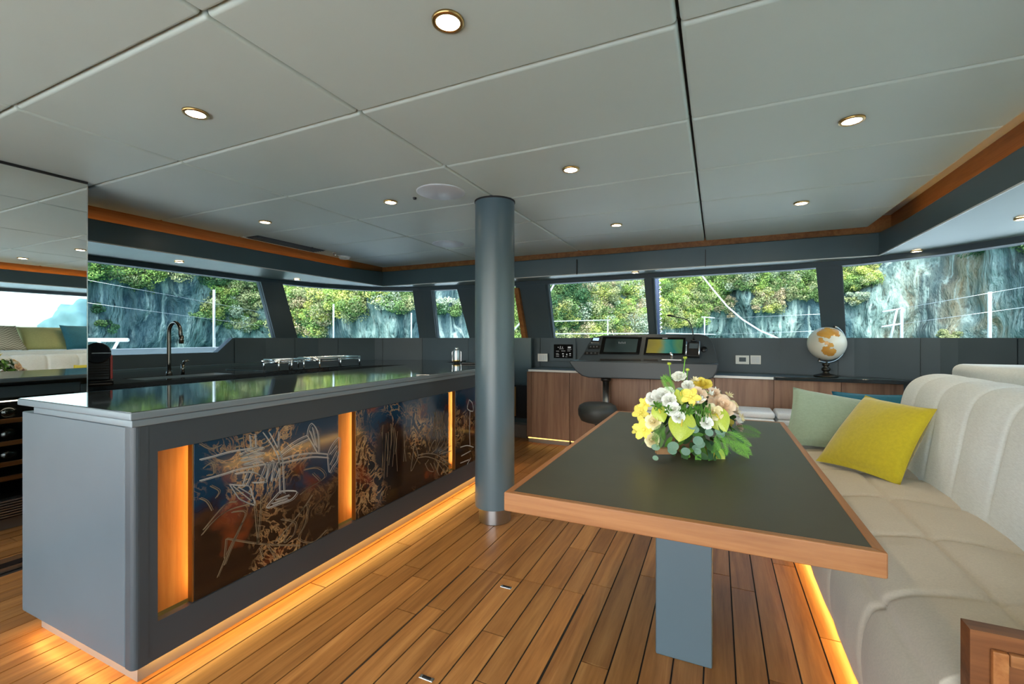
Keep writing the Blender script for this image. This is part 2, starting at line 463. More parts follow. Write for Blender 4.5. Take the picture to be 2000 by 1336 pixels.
# dado cover panels with joints
def panel_run(pxs, par, zz0, zz1, tail=None):
    ss = [S(p, B) if isinstance(p, int) else p for p in pxs]
    for a, b in zip(ss[:-1], ss[1:]):
        e = 0.004/ (0.001 + (on(B, a) - on(B, b)).length) * (b-a)
        mb = MB(); shell(mb, a+e, a+e, b-e, b-e, zz0, zz1, -0.012, 0.002)
        mb.build('dado_panel', 'grey_dark', par)
panel_run([456, 575, 660, 748, 825, 916], wall_left, 0.90, SILL-0.004)
panel_run([916, 958], wall_front, 0.02, SILL-0.004)
panel_run([1030, 1056, 1125, 1400], wall_front, 0.85, SILL-0.004)
panel_run([1400, 1637, 1799, 1990], wall_right, 0.85, SILL-0.004)
panel_run([S(1990,B)+0.002, 11.3, 12.6], wall_right, 0.85, SILL-0.004)

# --- header, soffit and lit wooden cove round the ceiling
def ring(name, mat, rows, lab):
    mb = MB()
    n = len(HP)
    vs_ = []
    for fn, z in rows: vs_ += [(p[0], p[1], z + (0.03 if 4 <= i_ <= 9 and 2.02 < z < 2.04 else 0)) for i_, p in enumerate(fn)]
    fs = [(r*n+i, r*n+i+1, (r+1)*n+i+1, (r+1)*n+i) for r in range(len(rows)-1) for i in range(n-1)]
    mb.add(vs_, fs)
    return struct(mb.build(name, mat), lab)
def inset(P, d):      # move header path outward by d
    out = []
    for x, y in P:
        nx = x - d if x <= -3.9 else (x + d if x >= 1.19 else x)
        ny = y + d if y >= 4.54 else y
        out.append((nx, ny))
    return out
hdr = ring('trim_1', 'grey_header', [(inset(HP,0.16),2.03),(inset(HP,0.004),2.03),(HP,2.026),(HP,1.874),(inset(HP,0.004),1.87)], 'dark grey header band round the saloon ceiling')
sof = ring('trim_2', 'soffit', [(inset(HP,0.004),1.87),([(t[0],t[1]) for t in T],1.873)], 'satin grey soffit between header and windows')
edge = ring('trim_3', 'white_plastic', [(inset(HP,-0.003),1.876),(inset(HP,-0.003),1.868),(inset(HP,0.006),1.868)], 'thin pale edge strip under the header')
cove = ring('trim_4', 'cove_wood', [(inset(HP,0.11),2.031),(inset(HP,0.11),2.219)], 'warm wooden cove strip lit from below')
for nm_, a_ in (('led_amber_soft',(-4.03,-4.02,-1.7,4.5,2.031,2.036)),('led_cove',(1.27,1.28,-1.7,4.5,2.031,2.036))):
    box('light_strip', nm_, cove, *a_)
# joints in the front header
for px in (1127, 1378):
    u = (px-1000)/FPX; k = CS + u*SN; d = 4.56/k; x = plan(d, u*d)[0]
    box('header_joint', 'gap_dark', hdr, x-0.003, x+0.003, 4.545, 4.56, 1.87, 2.027)
# back fill above the soffit so no daylight leaks in
leak = MB()
leak.box(-4.15,-4.12,-1.8,4.75,1.9,2.25).box(1.38,1.41,-1.8,4.75,1.9,2.25).box(-4.15,1.41,4.74,4.77,1.9,2.25)
struct(leak.build('leak_block', 'gap_dark'), 'dark light-blocking sheets added behind the cove')
# aft wall with the wide open cockpit doorway behind the viewer
aft = MB().box(-5.0,-3.9,-1.86,-1.8,0,2.22).box(1.3,2.45,-1.86,-1.8,0,2.22).box(-3.9,1.3,-1.86,-1.8,2.08,2.22)
struct(aft.build('wall_back', 'grey_dark'), 'aft wall with wide cockpit doorway')

# --- door at the front: wooden jamb, black handle, lower leaf
door = MB()
q = wins[3]
shell(door, q[0], q[1], q[0]+0.02, q[1]+0.02, SILL, HEAD, -0.03, 0.03, 1)
door = struct(door.build('door_1', 'grey_dark'), 'dark grey front door beside the helm with glazed upper part')
jb = MB(); shell(jb, q[2]-0.004, q[3]-0.004, q[2]+0.012, q[3]+0.012, SILL-0.08, HEAD-0.03, -0.05, 0.02, 1); jb.build('jamb', 'cove_wood', door)
p = on(B, q[2]-0.02)
box('lock', 'brass', door, p.x-0.10, p.x-0.04, p.y-0.34, p.y-0.30, 1.70, 1.73, bev=0.004)
box('door_leaf', 'grey_header', door, -2.78, -2.06, 5.03, 5.07, 0.16, SILL)
box('kick_recess', 'black', door, -2.62, -2.09, 5.0, 5.03, 0.22, 0.62)
box('pull_strip', 'brass', door, -2.27, -2.245, 4.985, 5.0, 0.24, 0.60)
box('door_sill', 'plinth', door, -2.78, -2.06, 4.9, 5.07, 0.0, 0.16, bev=0.006)
pp = on(B, S(922, B)); 
hb = MB().tube([(pp.x+0.02, pp.y-0.10, 1.70),(pp.x+0.02, pp.y-0.16, 1.70),(pp.x+0.02, pp.y-0.16, 1.80),(pp.x+0.02, pp.y-0.10, 1.80)], 0.012)
hb.build('handle', 'black', door)

def onX(px, py, X):
    u = (px-1000.0)/FPX; d = X/(u*CS - SN); return Vector((X, plan(d, u*d)[1], EYE + (HORIZ-py)/FPX*d))
def onY(px, py, Y):
    u = (px-1000.0)/FPX; d = Y/(u*SN + CS); return Vector((plan(d, u*d)[0], Y, EYE + (HORIZ-py)/FPX*d))
def onZ(px, py, Z):
    d = (Z-EYE)*FPX/(HORIZ-py); x, y = plan(d, (px-1000.0)/FPX*d); return Vector((x, y, Z))

# ================================================================== SUPPORT COLUMN
CX, CY = -1.335, 2.63
t = thing('support_column', (CX,CY,0), 'round grey floor-to-ceiling column with a brushed steel foot', 'column')
MB().cyl((CX,CY,0.10),(CX,CY,2.105),0.130,n=64).build('shaft', 'pedestal_paint', t, smooth=True, bev=0.004)
MB().cyl((CX,CY,0.0),(CX,CY,0.10),0.105,n=48).build('steel_foot', 'steel', t, smooth=True, bev=0.003)
MB().cyl((CX,CY,2.09),(CX,CY,2.10),0.134,n=48).build('collar', 'gap_dark', t)

# ================================================================== KITCHEN ISLAND
IX0, IX1, IY0, IY1 = -2.60, -1.79, 0.83, 3.85
FX = IX1
isl = thing('kitchen_island', ((IX0+IX1)/2, (IY0+IY1)/2, 0), 'long grey kitchen island with glossy counter and three lit etched art panels', 'kitchen island')
# carcass parts
box('end_panel', 'grey_paint', isl, IX0-0.02, FX-0.050, IY0, IY0+0.05, 0.07, 0.895, bev=0.004)
box('far_end_panel', 'grey_paint', isl, IX0-0.02, FX-0.030, IY1-0.05, IY1, 0.06, 0.895, bev=0.004)
MB().prism([(FX-0.046,IY0),(FX-0.02,IY0)] + [(FX-0.02+0.02*math.sin(a), IY0+0.02-0.02*math.cos(a)) for a in [math.pi/2*k/6 for k in range(1,7)]] + [(FX,IY0+0.047),(FX-0.046,IY0+0.047)], 0.07, 0.897).build('corner_post', 'island_frame', isl)
OP0, OP1, OZ0, OZ1 = 0.905, 3.72, 0.20, 0.80
box('frame_rail', 'island_frame', isl, FX-0.03, FX-0.001, IY0+0.046, IY1-0.02, OZ1, 0.897)
box('frame_rail', 'island_frame', isl, FX-0.03, FX-0.001, IY0+0.046, IY1-0.02, 0.07, OZ0)
box('frame_stile', 'island_frame', isl, FX-0.03, FX-0.001, IY0+0.046, OP0, OZ0, OZ1)
box('frame_stile', 'island_frame', isl, FX-0.03, FX-0.001, OP1, IY1-0.02, OZ0, OZ1)
box('core', 'grey_dark', isl, -2.10, -1.93, IY0+0.05, IY1-0.05, 0.06, 0.90)
niche = box('niche_back', 'niche_wood', isl, -1.93, -1.885, OP0-0.02, OP1+0.02, OZ0-0.02, OZ1+0.02)
plinth = box('plinth', 'plinth', isl, IX0+0.05, FX-0.045, IY0+0.035, IY1-0.06, 0.0, 0.07)
# warm light strips under the island edge
b = MB().box(FX-0.030, FX-0.015, IY0+0.05, IY1-0.05, 0.062, 0.068); b.build('light_strip', 'led_amber', isl)
b = MB().box(IX0+0.05, FX-0.05, IY0+0.010, IY0+0.022, 0.062, 0.068); b.build('light_strip', 'led_amber', isl)
b = MB().box(IX0+0.02, IX0+0.035, IY0+0.7, IY1-0.05, 0.062, 0.068); b.build('light_strip', 'led_amber_soft', isl)
# countertop with bevelled rim
ct = box('countertop', 'counter_edge', isl, IX0-0.03, FX+0.012, IY0-0.012, IY1+0.01, 0.922, 0.9485, bev=0.005)
box('glossy_surface', 'counter', ct, IX0-0.026, FX+0.007, IY0-0.007, IY1+0.006, 0.948, 0.950)
box('counter_rim', 'counter_edge', isl, IX0+0.10, FX+0.006, IY0-0.006, IY1, 0.897, 0.922, bev=0.004)
# galley side: carcass doors with a gap for the wine cooler
WC0, WC1 = 0.93, 1.53
for y0, y1 in ((1.55, 2.15), (2.16, 2.76), (2.77, 3.37), (3.38, 3.79)):
    d = box('cabinet_door', 'grey_dark', isl, IX0, IX0+0.02, y0+0.003, y1-0.003, 0.10, 0.88, bev=0.002)
    box('finger_pull', 'steel', d, IX0-0.006, IX0, y0+0.2, y1-0.2, 0.865, 0.875)
box('back_rail', 'grey_dark', isl, IX0, IX0+0.03, IY0+0.05, WC1+0.02, 0.83, 0.897)

# art panels
def art_mat(name, seed, split):
    n = NT(name); v = n.pos((1,1,1))
    mp = n.n('VectorMath', operation='ADD'); n.l(v, mp.inputs[0]); mp.inputs[1].default_value = (seed, seed*1.7, 0)
    v2 = mp.outputs[0]
    sx = n.n('SeparateXYZ'); n.l(v, sx.inputs[0])
    a = n.noise(v2, 3.2, 4, 0.6, 0.6)
    ma = n.n('Math', operation='MULTIPLY_ADD'); n.l(sx.outputs['Z'], ma.inputs[0]); ma.inputs[1].default_value = 1.6; ma.inputs[2].default_value = -split*1.6
    ad = n.n('Math', operation='ADD'); n.l(ma.outputs[0], ad.inputs[0]); n.l(a, ad.inputs[1])
    base = n.ramp(ad.outputs[0], [(0.36, srgb(30, 19, 14)), (0.50, srgb(60, 38, 25)), (0.56, srgb(34, 31, 42)), (0.64, srgb(18, 46, 68)), (0.9, srgb(24, 52, 72))])
    f = n.noise(v2, 9.0, 5, 0.55, 2.2)
    vein = n.ramp(f, [(0.455, (0,0,0,1)), (0.485, (1,1,1,1)), (0.50, (0.1,0.1,0.1,1)), (0.52, (0.9,0.9,0.9,1)), (0.545, (0,0,0,1))])
    m1 = n.noise(v2, 2.6, 2); mk = n.ramp(m1, [(0.46, (0,0,0,1)), (0.60, (1,1,1,1))])
    mm = n.mix(1.0, vein, mk, 'MULTIPLY')
    gold = n.mix(0.5, srgb(190, 150, 98), n.ramp(n.noise(v2, 20, 2), [(0.3, srgb(200, 176, 130)), (0.7, srgb(150, 84, 40))]))
    c = n.mix(mm, base, gold)
    red = n.ramp(n.noise(v2, 5.5, 3), [(0.60, (0,0,0,1)), (0.74, (0.8,0.8,0.8,1))])
    c = n.mix(red, c, srgb(110, 48, 22))
    n.bsdf(c, 0.10, 0, 0.6)
art_mat('art_one', 0.0, 0.50); art_mat('art_two', 3.3, 0.62); art_mat('art_three', 7.1, 0.58)
plain('etch', srgb(158, 158, 152), 0.35)
plain('etch_gold', srgb(112, 98, 76), 0.35)
AX = -1.796
def art(name_mat, y0, y1, label):
    p = box('art_panel', name_mat, isl, AX-0.028, AX, y0, y1, OZ0+0.002, OZ1-0.002, bev=0.001)
    p['label'] = label
    box('panel_edge', 'brass', p, AX-0.028, AX-0.003, y0-0.006, y0, OZ0+0.002, OZ1-0.002)
    box('light_strip', 'led_amber', isl, AX-0.070, AX-0.050, y0*1.039+0.022, y0*1.039+0.030, OZ0+0.01, OZ1-0.01)
    return p
a1 = art('art_one', 1.028, 1.735, 'dark blue and brown art panel etched with pale cone flowers')
a2 = art('art_two', 1.862, 2.786, 'dark brown art panel etched with a fan of pale leaves')
a3 = art('art_three', 2.885, 3.70, 'dark art panel partly hidden behind the round column')


def ribbon(mb, pts, w, X):
    P = [onX(300+x*0.3443, 760+y*0.3443, X) for x, y in pts]
    L, R = [], []
    for i, p in enumerate(P):
        tt = (P[min(i+1,len(P)-1)] - P[max(i-1,0)]); tt.x = 0
        tt = tt.normalized() if tt.length > 1e-6 else Vector((0,1,0))
        nn = Vector((0, -tt.z, tt.y))*w/2
        L.append(p+nn); R.append(p-nn)
    vs_ = L + R; n = len(P)
    mb.add(vs_, [(i, i+1, n+i+1, n+i) for i in range(n-1)])
def smooth_pts(pts, k=5):
    out = []
    for i in range(len(pts)-1):
        p0, p1, p2, p3 = pts[max(i-1,0)], pts[i], pts[i+1], pts[min(i+2,len(pts)-1)]
        for j in range(k):
            f = j/k
            out.append(tuple(0.5*((2*p1[c]) + (-p0[c]+p2[c])*f + (2*p0[c]-5*p1[c]+4*p2[c]-p3[c])*f*f + (-p0[c]+3*p1[c]-3*p2[c]+p3[c])*f**3) for c in (0,1)))
    return out + [pts[-1]]
st1 = [[(620,245),(665,310),(708,395),(712,480),(715,590)],[(655,245),(690,310),(728,395),(734,480),(740,590)],
 [(715,365),(760,325),(820,285),(870,262)],[(715,385),(770,340),(830,305),(880,282)],
 [(870,262),(880,215),(900,195),(928,240),(935,300),(933,365),(905,320),(870,262)],[(885,235),(915,320)],[(900,215),(925,330)],
 [(720,400),(800,375),(900,362),(985,368)],[(720,420),(800,402),(900,384),(990,388)],
 [(985,378),(1010,320),(1055,275),(1045,390),(1015,440),(995,470),(985,378)],[(1000,370),(1040,320)],[(1000,430),(1040,350)],
 [(715,580),(680,620),(640,672),(710,650),(780,625),(812,582),(760,575),(715,580)],[(690,630),(770,600)],[(670,650),(760,620)],
 [(430,540),(470,600),(500,630),(570,655),(558,600),(540,550),(490,545),(430,540)],[(450,550),(550,630)],[(480,555),(555,600)],
 [(505,545),(525,490),(540,455)],[(525,548),(548,495),(565,450)],
 [(485,370),(560,340),(620,330),(600,345),(490,385),(560,368),(625,360),(600,372),(490,405),(625,390),(500,430),(620,410)],
 [(600,520),(640,420),(650,440),(630,530),(670,410),(680,430),(665,525),(700,420),(712,440),(690,520)],
 [(260,400),(340,380),(430,355),(520,340),(600,330)],[(260,520),(400,480),(480,455),(600,430),(690,412)],
 [(545,260),(550,330)],[(575,255),(580,330)],[(710,240),(705,350)],[(460,480),(560,470),(640,520),(560,530)]]
mb = MB()
for s in st1:
    s = smooth_pts(s, 4)
    ribbon(mb, s, 0.0045, AX+0.0012)
    ribbon(mb, [(x+7,y+5) for x,y in s], 0.0018, AX+0.0012)
mb.build('etched_drawing', 'etch', a1)['kind'] = 'stuff'
st1b = [[(270,830),(330,760),(420,690),(560,650)],[(280,800),(400,660),(470,640)],[(570,640),(580,760),(590,880)],[(610,600),(600,760),(585,880)],[(410,850),(400,960)],[(410,850),(600,880),(830,890)],
 [(720,740),(800,760),(790,830),(740,870),(760,790)],[(830,700),(870,660),(860,760),(820,850),(900,870),(980,800)],[(690,870),(830,700),(900,600)],[(440,700),(520,700),(480,800),(430,900),(360,1070)],[(500,760),(440,900),(400,1000)],
 [(600,900),(620,960)],[(640,880),(690,960)],[(850,460),(930,450),(970,500),(880,560),(830,600)],[(900,480),(940,520)],[(260,310),(320,340),(380,320)],[(470,290),(510,280),(500,320),(460,330)],[(280,450),(330,420),(340,480),(300,490)],[(320,550),(370,580),(350,620)],[(260,620),(300,640),(330,690)]]
mb = MB()
for s in st1b:
    s = smooth_pts(s, 4); ribbon(mb, s, 0.004, AX+0.001); ribbon(mb, [(x+9,y-6) for x,y in s], 0.002, AX+0.001)
mb.build('etched_drawing', 'etch_gold', a1)['kind'] = 'stuff'
st2 = [[(1480,310),(1470,380),(1460,465),(1485,420),(1500,382),(1492,340),(1480,310)],[(1500,375),(1560,365),(1620,380),(1690,440)],[(1500,390),(1560,385),(1640,420),(1690,470)],
 [(1560,360),(1580,310),(1600,290),(1600,340),(1575,365)],[(1600,350),(1640,260),(1655,240),(1648,300),(1615,350)],[(1620,360),(1690,320)],[(1620,370),(1690,350)],[(1540,420),(1560,460),(1590,465),(1570,420)],[(1600,400),(1650,470),(1680,490)],[(1590,420),(1620,490)],[(1560,400),(1540,430)],[(1630,400),(1690,430)]]
mb = MB()
for s in st2: ribbon(mb, smooth_pts(s, 4), 0.006, AX+0.001)
mb.build('etched_drawing', 'etch_gold', a2)['kind'] = 'stuff'
mb = MB()
rr = random.Random(9)
for k in range(16):
    x = rr.uniform(1590, 1685); y = rr.uniform(120, 150)
    ribbon(mb, smooth_pts([(x,y),(x+rr.uniform(-8,8),y+60),(x+rr.uniform(-14,14),y+rr.uniform(100,160))], 4), 0.005, AX+0.001)
for k in range(12):
    x = rr.uniform(1290, 1460); y = rr.uniform(190, 260)
    ribbon(mb, smooth_pts([(x,y),(x+rr.uniform(-9,9),y+90),(x+rr.uniform(-14,14),y+rr.uniform(150,260))], 4), 0.004, AX+0.001)
mb.build('etched_drawing', 'etch_gold', a2)['kind'] = 'stuff'
mb = MB()
for s in [[(1790,60),(1780,110),(1812,125),(1808,80),(1790,60)],[(1795,125),(1792,220),(1795,320)],[(1740,330),(1780,320),(1815,330)],[(1745,380),(1800,350)],[(1740,420),(1790,400)],[(1760,460),(1800,390)]]:
    ribbon(mb, smooth_pts(s, 4), 0.008, AX+0.001)
mb.build('etched_drawing', 'etch', a3)['kind'] = 'stuff'

# ================================================================== WINE COOLER on the galley side
wc = thing('wine_cooler', (IX0+0.2, (WC0+WC1)/2, 0.06), 'black under-counter wine cooler with wooden shelves seen in the mirror', 'wine cooler')
b = MB().box(IX0+0.03, -2.12, WC0, WC0+0.02, 0.07, 0.83).box(IX0+0.03, -2.12, WC1-0.02, WC1, 0.07, 0.83).box(-2.14, -2.12, WC0, WC1, 0.07, 0.83).box(IX0+0.03,-2.12,WC0,WC1,0.81,0.83).box(IX0+0.03,-2.12,WC0,WC1,0.07,0.2)
b.build('body', 'black', wc)
for z in (0.70, 0.56, 0.43, 0.34):
    box('shelf_front', 'teak_edge_y', wc, IX0+0.035, IX0+0.055, WC0+0.02, WC1-0.02, z-0.035, z-0.008)
    box('shelf_wire', 'dark_steel', wc, IX0+0.056, -2.15, WC0+0.02, WC1-0.02, z-0.012, z-0.008)
for k in range(7):
    box('vent_slat', 'steel', wc, IX0+0.005, IX0+0.03, WC0+0.01, WC1-0.01, 0.085+k*0.016, 0.092+k*0.016)
box('light_strip', 'cooler_fill', wc, IX0+0.04, IX0+0.05, WC0+0.03, WC1-0.03, 0.800, 0.806)  # fill light added to brighten the dark cooler interior
dr = box('glass_door', 'clear_glass', wc, IX0+0.012, IX0+0.020, WC0+0.005, WC1-0.005, 0.205, 0.825)
prof = [(0.0,0.0),(0.036,0.0),(0.037,0.17),(0.034,0.20),(0.015,0.235),(0.013,0.29),(0.015,0.292),(0.015,0.30),(0.0,0.30)]
bm0 = MB().lathe(prof, (0,0,0), 16); bottle0 = None
sh = {0.70: 'top', 0.56: 'second', 0.43: 'third', 0.34: 'lowest'}
for z in (0.70, 0.56, 0.43):
    for k in range(2):
        yy = 1.115 + k*0.115
        if bottle0 is None:
            o = bm0.build('wine_bottle', 'bottle', None, smooth=True); bottle0 = o
            box_ = MB().lathe([(0.0155,0.255),(0.0155,0.302),(0,0.302)], (0,0,0), 14).build('foil', 'bronze', o, smooth=True); foil0 = box_
        else:
            o = bottle0.copy(); COL.objects.link(o); f2 = foil0.copy(); COL.objects.link(f2); f2.parent = o
        o.location = (IX0+0.065, yy, z + 0.030); o.rotation_euler = (0, math.radians(90), 0)
        tag(o, '%s dark wine bottle lying on the %s shelf of the wine cooler' % (('left', 'right')[k], sh[z]), 'bottle', 'wine bottles in the cooler')

# ================================================================== MIRRORED TALL CABINET
MX, MY1 = -3.30, 1.313
mc = thing('mirror_cabinet', (MX-0.5, 0.2, 0), 'tall full-height cabinet faced with a large mirror at the left', 'cabinet')
box('carcass', 'grey_dark', mc, -4.60, MX-0.012, -0.9, MY1, 0.0, 2.06)
box('mirror_panel', 'mirror', mc, MX-0.012, MX, -0.9, MY1-0.004, 0.075, 2.085)
box('top_gap', 'black', mc, -4.60, MX+0.004, -0.9, MY1, 2.085, 2.099)
box('mirror_edge', 'chrome', mc, MX-0.014, MX+0.001, MY1-0.004, MY1, 0.075, 2.085)
for k in range(3):
    box('plinth_rail', 'steel' if k != 1 else 'black', mc, MX-0.02, MX-0.004+0.004*(k!=1), -0.9, MY1, 0.004+k*0.024, 0.026+k*0.024)

# ================================================================== GALLEY COUNTER along the port side
GZ = 0.90
gl = thing('galley_counter', (-4.2, 2.6, 0), 'dark glossy galley counter wrapping under the port windows', 'counter')
SX0, SX1, SY0, SY1 = -3.98, -3.68, 1.78, 2.44
GF = -3.55
top = MB()
top.box(GF-0.13, GF, MY1+0.002, 3.30, GZ-0.03, GZ)
top.box(-4.84, SX0, MY1+0.002, 3.30, GZ-0.03, GZ)
top.box(SX0, SX1, MY1+0.002, SY0, GZ-0.03, GZ)
top.box(SX0, SX1, SY1, 3.30, GZ-0.03, GZ)
top.prism([(-4.84,3.30),(GF,3.30),(-3.35,3.85),(-3.02,4.15),(-3.02,5.10),(-3.7,5.06),(-4.27,4.74),(-4.68,4.17)], GZ-0.03, GZ)
top.build('worktop', 'counter', gl)
base = MB().prism([(-4.80,MY1+0.01),(GF-0.04,MY1+0.01),(GF-0.04,3.28),(-3.39,3.83),(-3.06,4.13),(-3.06,5.05),(-3.7,5.02),(-4.23,4.7),(-4.62,4.15),(-4.8,3.5)], 0.08, GZ-0.22)
base.build('base_carcass', 'grey_dark', gl)
for k in range(3):
    box('cabinet_door', 'grey_dark', gl, GF-0.04, GF-0.02, 1.33+k*0.65, 1.33+k*0.65+0.64, 0.10, GZ-0.035, bev=0.002)
box('backsplash_ledge', 'grey_header', gl, -4.84, -4.70, MY1+0.01, 3.5, GZ, GZ+0.02)
sk = thing('sink', ((SX0+SX1)/2, (SY0+SY1)/2, GZ-0.2), 'undermount steel sink set in the galley counter', 'sink')
b = MB().box(SX0,SX0+0.01,SY0,SY1,GZ-0.2,GZ-0.004).box(SX1-0.01,SX1,SY0,SY1,GZ-0.2,GZ-0.004).box(SX0,SX1,SY0,SY0+0.01,GZ-0.2,GZ-0.004).box(SX0,SX1,SY1-0.01,SY1,GZ-0.2,GZ-0.004).box(SX0,SX1,SY0,SY1,GZ-0.21,GZ-0.2)
b.build('basin', 'steel', sk); MB().cyl((-3.83,2.11,GZ-0.2),(-3.83,2.11,GZ-0.196),0.04).build('drain', 'chrome', sk)
# gooseneck tap
p0 = onZ(330, 733, GZ)
ft = thing('kitchen_tap', p0, 'tall gooseneck kitchen tap in dark polished metal over the sink', 'tap')
rv = Vector((CS, SN, 0))
dirv = (rv*0.9 + Vector((0.5,-0.2,0))).normalized()
pts = [p0 + Vector((0,0,z)) for z in (0.0, 0.1, 0.2, 0.30, 0.335)]
R = 0.062
for k in range(1, 12):
    a = math.pi*k/11*0.94
    pts.append(p0 + Vector((0,0,0.345)) + dirv*(R - R*math.cos(a)) + Vector((0,0,R*math.sin(a)*1.25)))
pts.append(pts[-1] + Vector((0,0,-0.10)) + dirv*0.012)
MB().tube(pts, 0.0145, 12).build('spout', 'dark_steel', ft, smooth=True)
MB().tube([pts[-1]+Vector((0,0,0.06)), pts[-1]+Vector((0,0,-0.005))], 0.017, 12).build('spray_head', 'dark_steel', ft, smooth=True)
MB().cyl(p0, p0+Vector((0,0,0.035)), 0.024, 0.019).build('base', 'dark_steel', ft, smooth=True)
p1 = onZ(357, 731, GZ)
sd = thing('soap_dispenser', p1, 'short dark soap dispenser standing beside the tall tap', 'soap dispenser')
MB().cyl(p1, p1+Vector((0,0,0.085)), 0.014).build('body', 'dark_steel', sd, smooth=True)
MB().tube([p1+Vector((0,0,0.075)), p1+Vector((0,0,0.105))+rv*0.01, p1+Vector((0,0,0.115))+rv*0.045], 0.011, 10).build('nozzle', 'dark_steel', sd, smooth=True)
# coffee machine
c0 = onZ(190, 752, GZ)
cm = thing('coffee_machine', c0, 'small black capsule coffee machine with a red side next to the mirror', 'coffee machine')
fw = Vector((-SN, CS, 0))
fw0, rv0 = fw, rv
fw = Vector((c0.x, c0.y, 0)).normalized(); rv = Vector((fw.y, -fw.x, 0))
MB().obox(c0+Vector((0,0,0.125))+fw*0.07, rv*0.062, fw*0.13, Vector((0,0,0.095))).build('body', 'black', cm, bev=0.012, seg=3)
MB().obox(c0+Vector((0,0,0.115))+fw*0.06+rv*0.066, rv*0.006, fw*0.12, Vector((0,0,0.075))).build('side_panel', 'red', cm, bev=0.003)
for k in range(7):
    MB().obox(c0+Vector((0,0,0.06+k*0.016))-fw*0.062, rv*0.058, fw*0.003, Vector((0,0,0.004))).build('grille_bar', 'gap_dark', cm)
hd = MB().cyl(c0+Vector((0,0,0.205))-fw*0.03+fw*0.10, c0+Vector((0,0,0.205))-fw*0.07, 0.066, n=32).build('brew_head', 'black_gloss', cm, smooth=True, bev=0.006)
MB().obox(c0+Vector((0,0,0.205))-fw*0.075+rv*0.02, rv*0.045, fw*0.004, Vector((0,0,0.0025))).build('chrome_lever', 'chrome', hd)
MB().obox(c0+Vector((0,0,0.018))-fw*0.055, rv*0.075, fw*0.06, Vector((0,0,0.018))).build('drip_tray', 'black_gloss', cm, bev=0.006)
fw, rv = fw0, rv0
# hob with fiddle rails
def rails(x0, x1, y0, y1, lab, z=GZ):
    r = thing('hob_rail', ((x0+x1)/2,(y0+y1)/2,z), lab, 'hob rail', 'chrome fiddle rails on the hob')
    for zz, rad in ((0.090, 0.009), (0.066, 0.006)):
        MB().tube([(x0,y0,z+zz),(x1,y0,z+zz),(x1,y1,z+zz),(x0,y1,z+zz),(x0,y0,z+zz)], rad, 8).build('bar', 'chrome', r, smooth=True)
    for x, y in ((x0,y0),(x1,y0),(x1,y1),(x0,y1),(x1,(y0+y1)/2)):
        MB().cyl((x,y,z),(x,y,z+0.09),0.008,n=12).build('post', 'chrome', r, smooth=True)
    for x in (x0, x1):
        MB().cyl((x-0.02*(1 if x==x0 else -1)*-1, y0-0.03, z+0.078),(x, y0+0.02, z+0.078),0.014,n=10).build('clamp', 'chrome', r, smooth=True)
ra = onZ(527, 730, GZ); rb = onZ(607, 726, GZ)
hob = box('cooktop', 'black_gloss', None, -4.20, -3.57, 2.68, 3.78, GZ, GZ+0.006, bev=0.003)
tag(hob, 'flat black glass cooktop between the two chrome rails', 'cooktop')
rails(-3.80, -3.60, 2.78, 3.05, 'nearer chrome fiddle rail on the cooktop, closer to the tap', GZ+0.006)
rails(-3.86, -3.56, 3.20, 3.74, 'farther chrome fiddle rail on the cooktop, beside the corner window', GZ+0.006)

# things on the island
p = onZ(892, 709, 0.95)
can = thing('insulated_tumbler', p, 'tall steel and brass tumbler standing at the far end of the island', 'tumbler')
MB().lathe([(0,0),(0.030,0),(0.032,0.02),(0.032,0.10),(0.026,0.125),(0.026,0.135),(0,0.135)], p, 24).build('body', 'steel', can, smooth=True)
MB().lathe([(0.0335,0.012),(0.0335,0.03),(0.033,0.031)], p, 24).build('band', 'brass', can, smooth=True)
for s in (-1, 1): MB().tube([p+rv*s*0.033+Vector((0,0,0.01)), p+rv*s*0.044+Vector((0,0,0.02)), p+rv*s*0.044+Vector((0,0,0.11)), p+rv*s*0.033+Vector((0,0,0.12))], 0.004).build('handle', 'chrome', can, smooth=True)
MB().lathe([(0.0,0.135),(0.022,0.135),(0.02,0.155),(0,0.155)], p, 20).build('lid', 'chrome', can, smooth=True)
p = onZ(917, 711, 0.95)
ph = MB().obox(p+Vector((0,0,0.008)), rv*0.075, fw*0.035, Vector((0,0,0.008))).build('glasses_case', 'black', None, bev=0.005)
tag(ph, 'flat black case lying at the far end of the island beside the tumbler', 'case')
p = onZ(826, 733, 0.95)
ph = MB().obox(p+Vector((0,0,0.003)), rv*0.045, fw*0.004, Vector((0,0,0.002))).build('metal_strip', 'dark_steel', None, bev=0.001)
tag(ph, 'thin bright metal strip lying on the island counter', 'strip')
p = onZ(798, 718, 0.95)

# ================================================================== FRONT CABINETS AND LEDGE
LZ = 0.845; CF = 4.72
def cabinet(x0, x1, doors, lab, yf=CF):
    c = thing('wooden_cabinet', ((x0+x1)/2, yf+0.2, 0), lab, 'cabinet', 'wooden cabinets along the front wall')
    box('carcass', 'walnut', c, x0+0.002, x1-0.002, yf+0.02, 4.86, 0.06, LZ-0.03)
    for a, b in zip(doors[:-1], doors[1:]):
        box('door', 'walnut', c, a+0.002, b-0.002, yf, yf+0.02, 0.065, LZ-0.032, bev=0.0015)
    box('plinth', 'plinth', c, x0+0.01, x1-0.01, yf+0.035, yf+0.05, 0.0, 0.06)
    box('light_strip', 'led_amber_soft', c, x0+0.01, x1-0.01, yf+0.022, yf+0.03, 0.05, 0.058)
    return c
cabinet(-1.985, -1.475, [-1.985, -1.93, -1.475], 'walnut cabinet at the left end of the front wall beside the door')
cabinet(-1.475, -0.02, [-1.475, -1.02, -0.62, -0.02], 'walnut cabinet under the helm console')
cabinet(-0.02, 0.475, [-0.02, 0.475], 'walnut cabinet right of the helm, below the white switches')
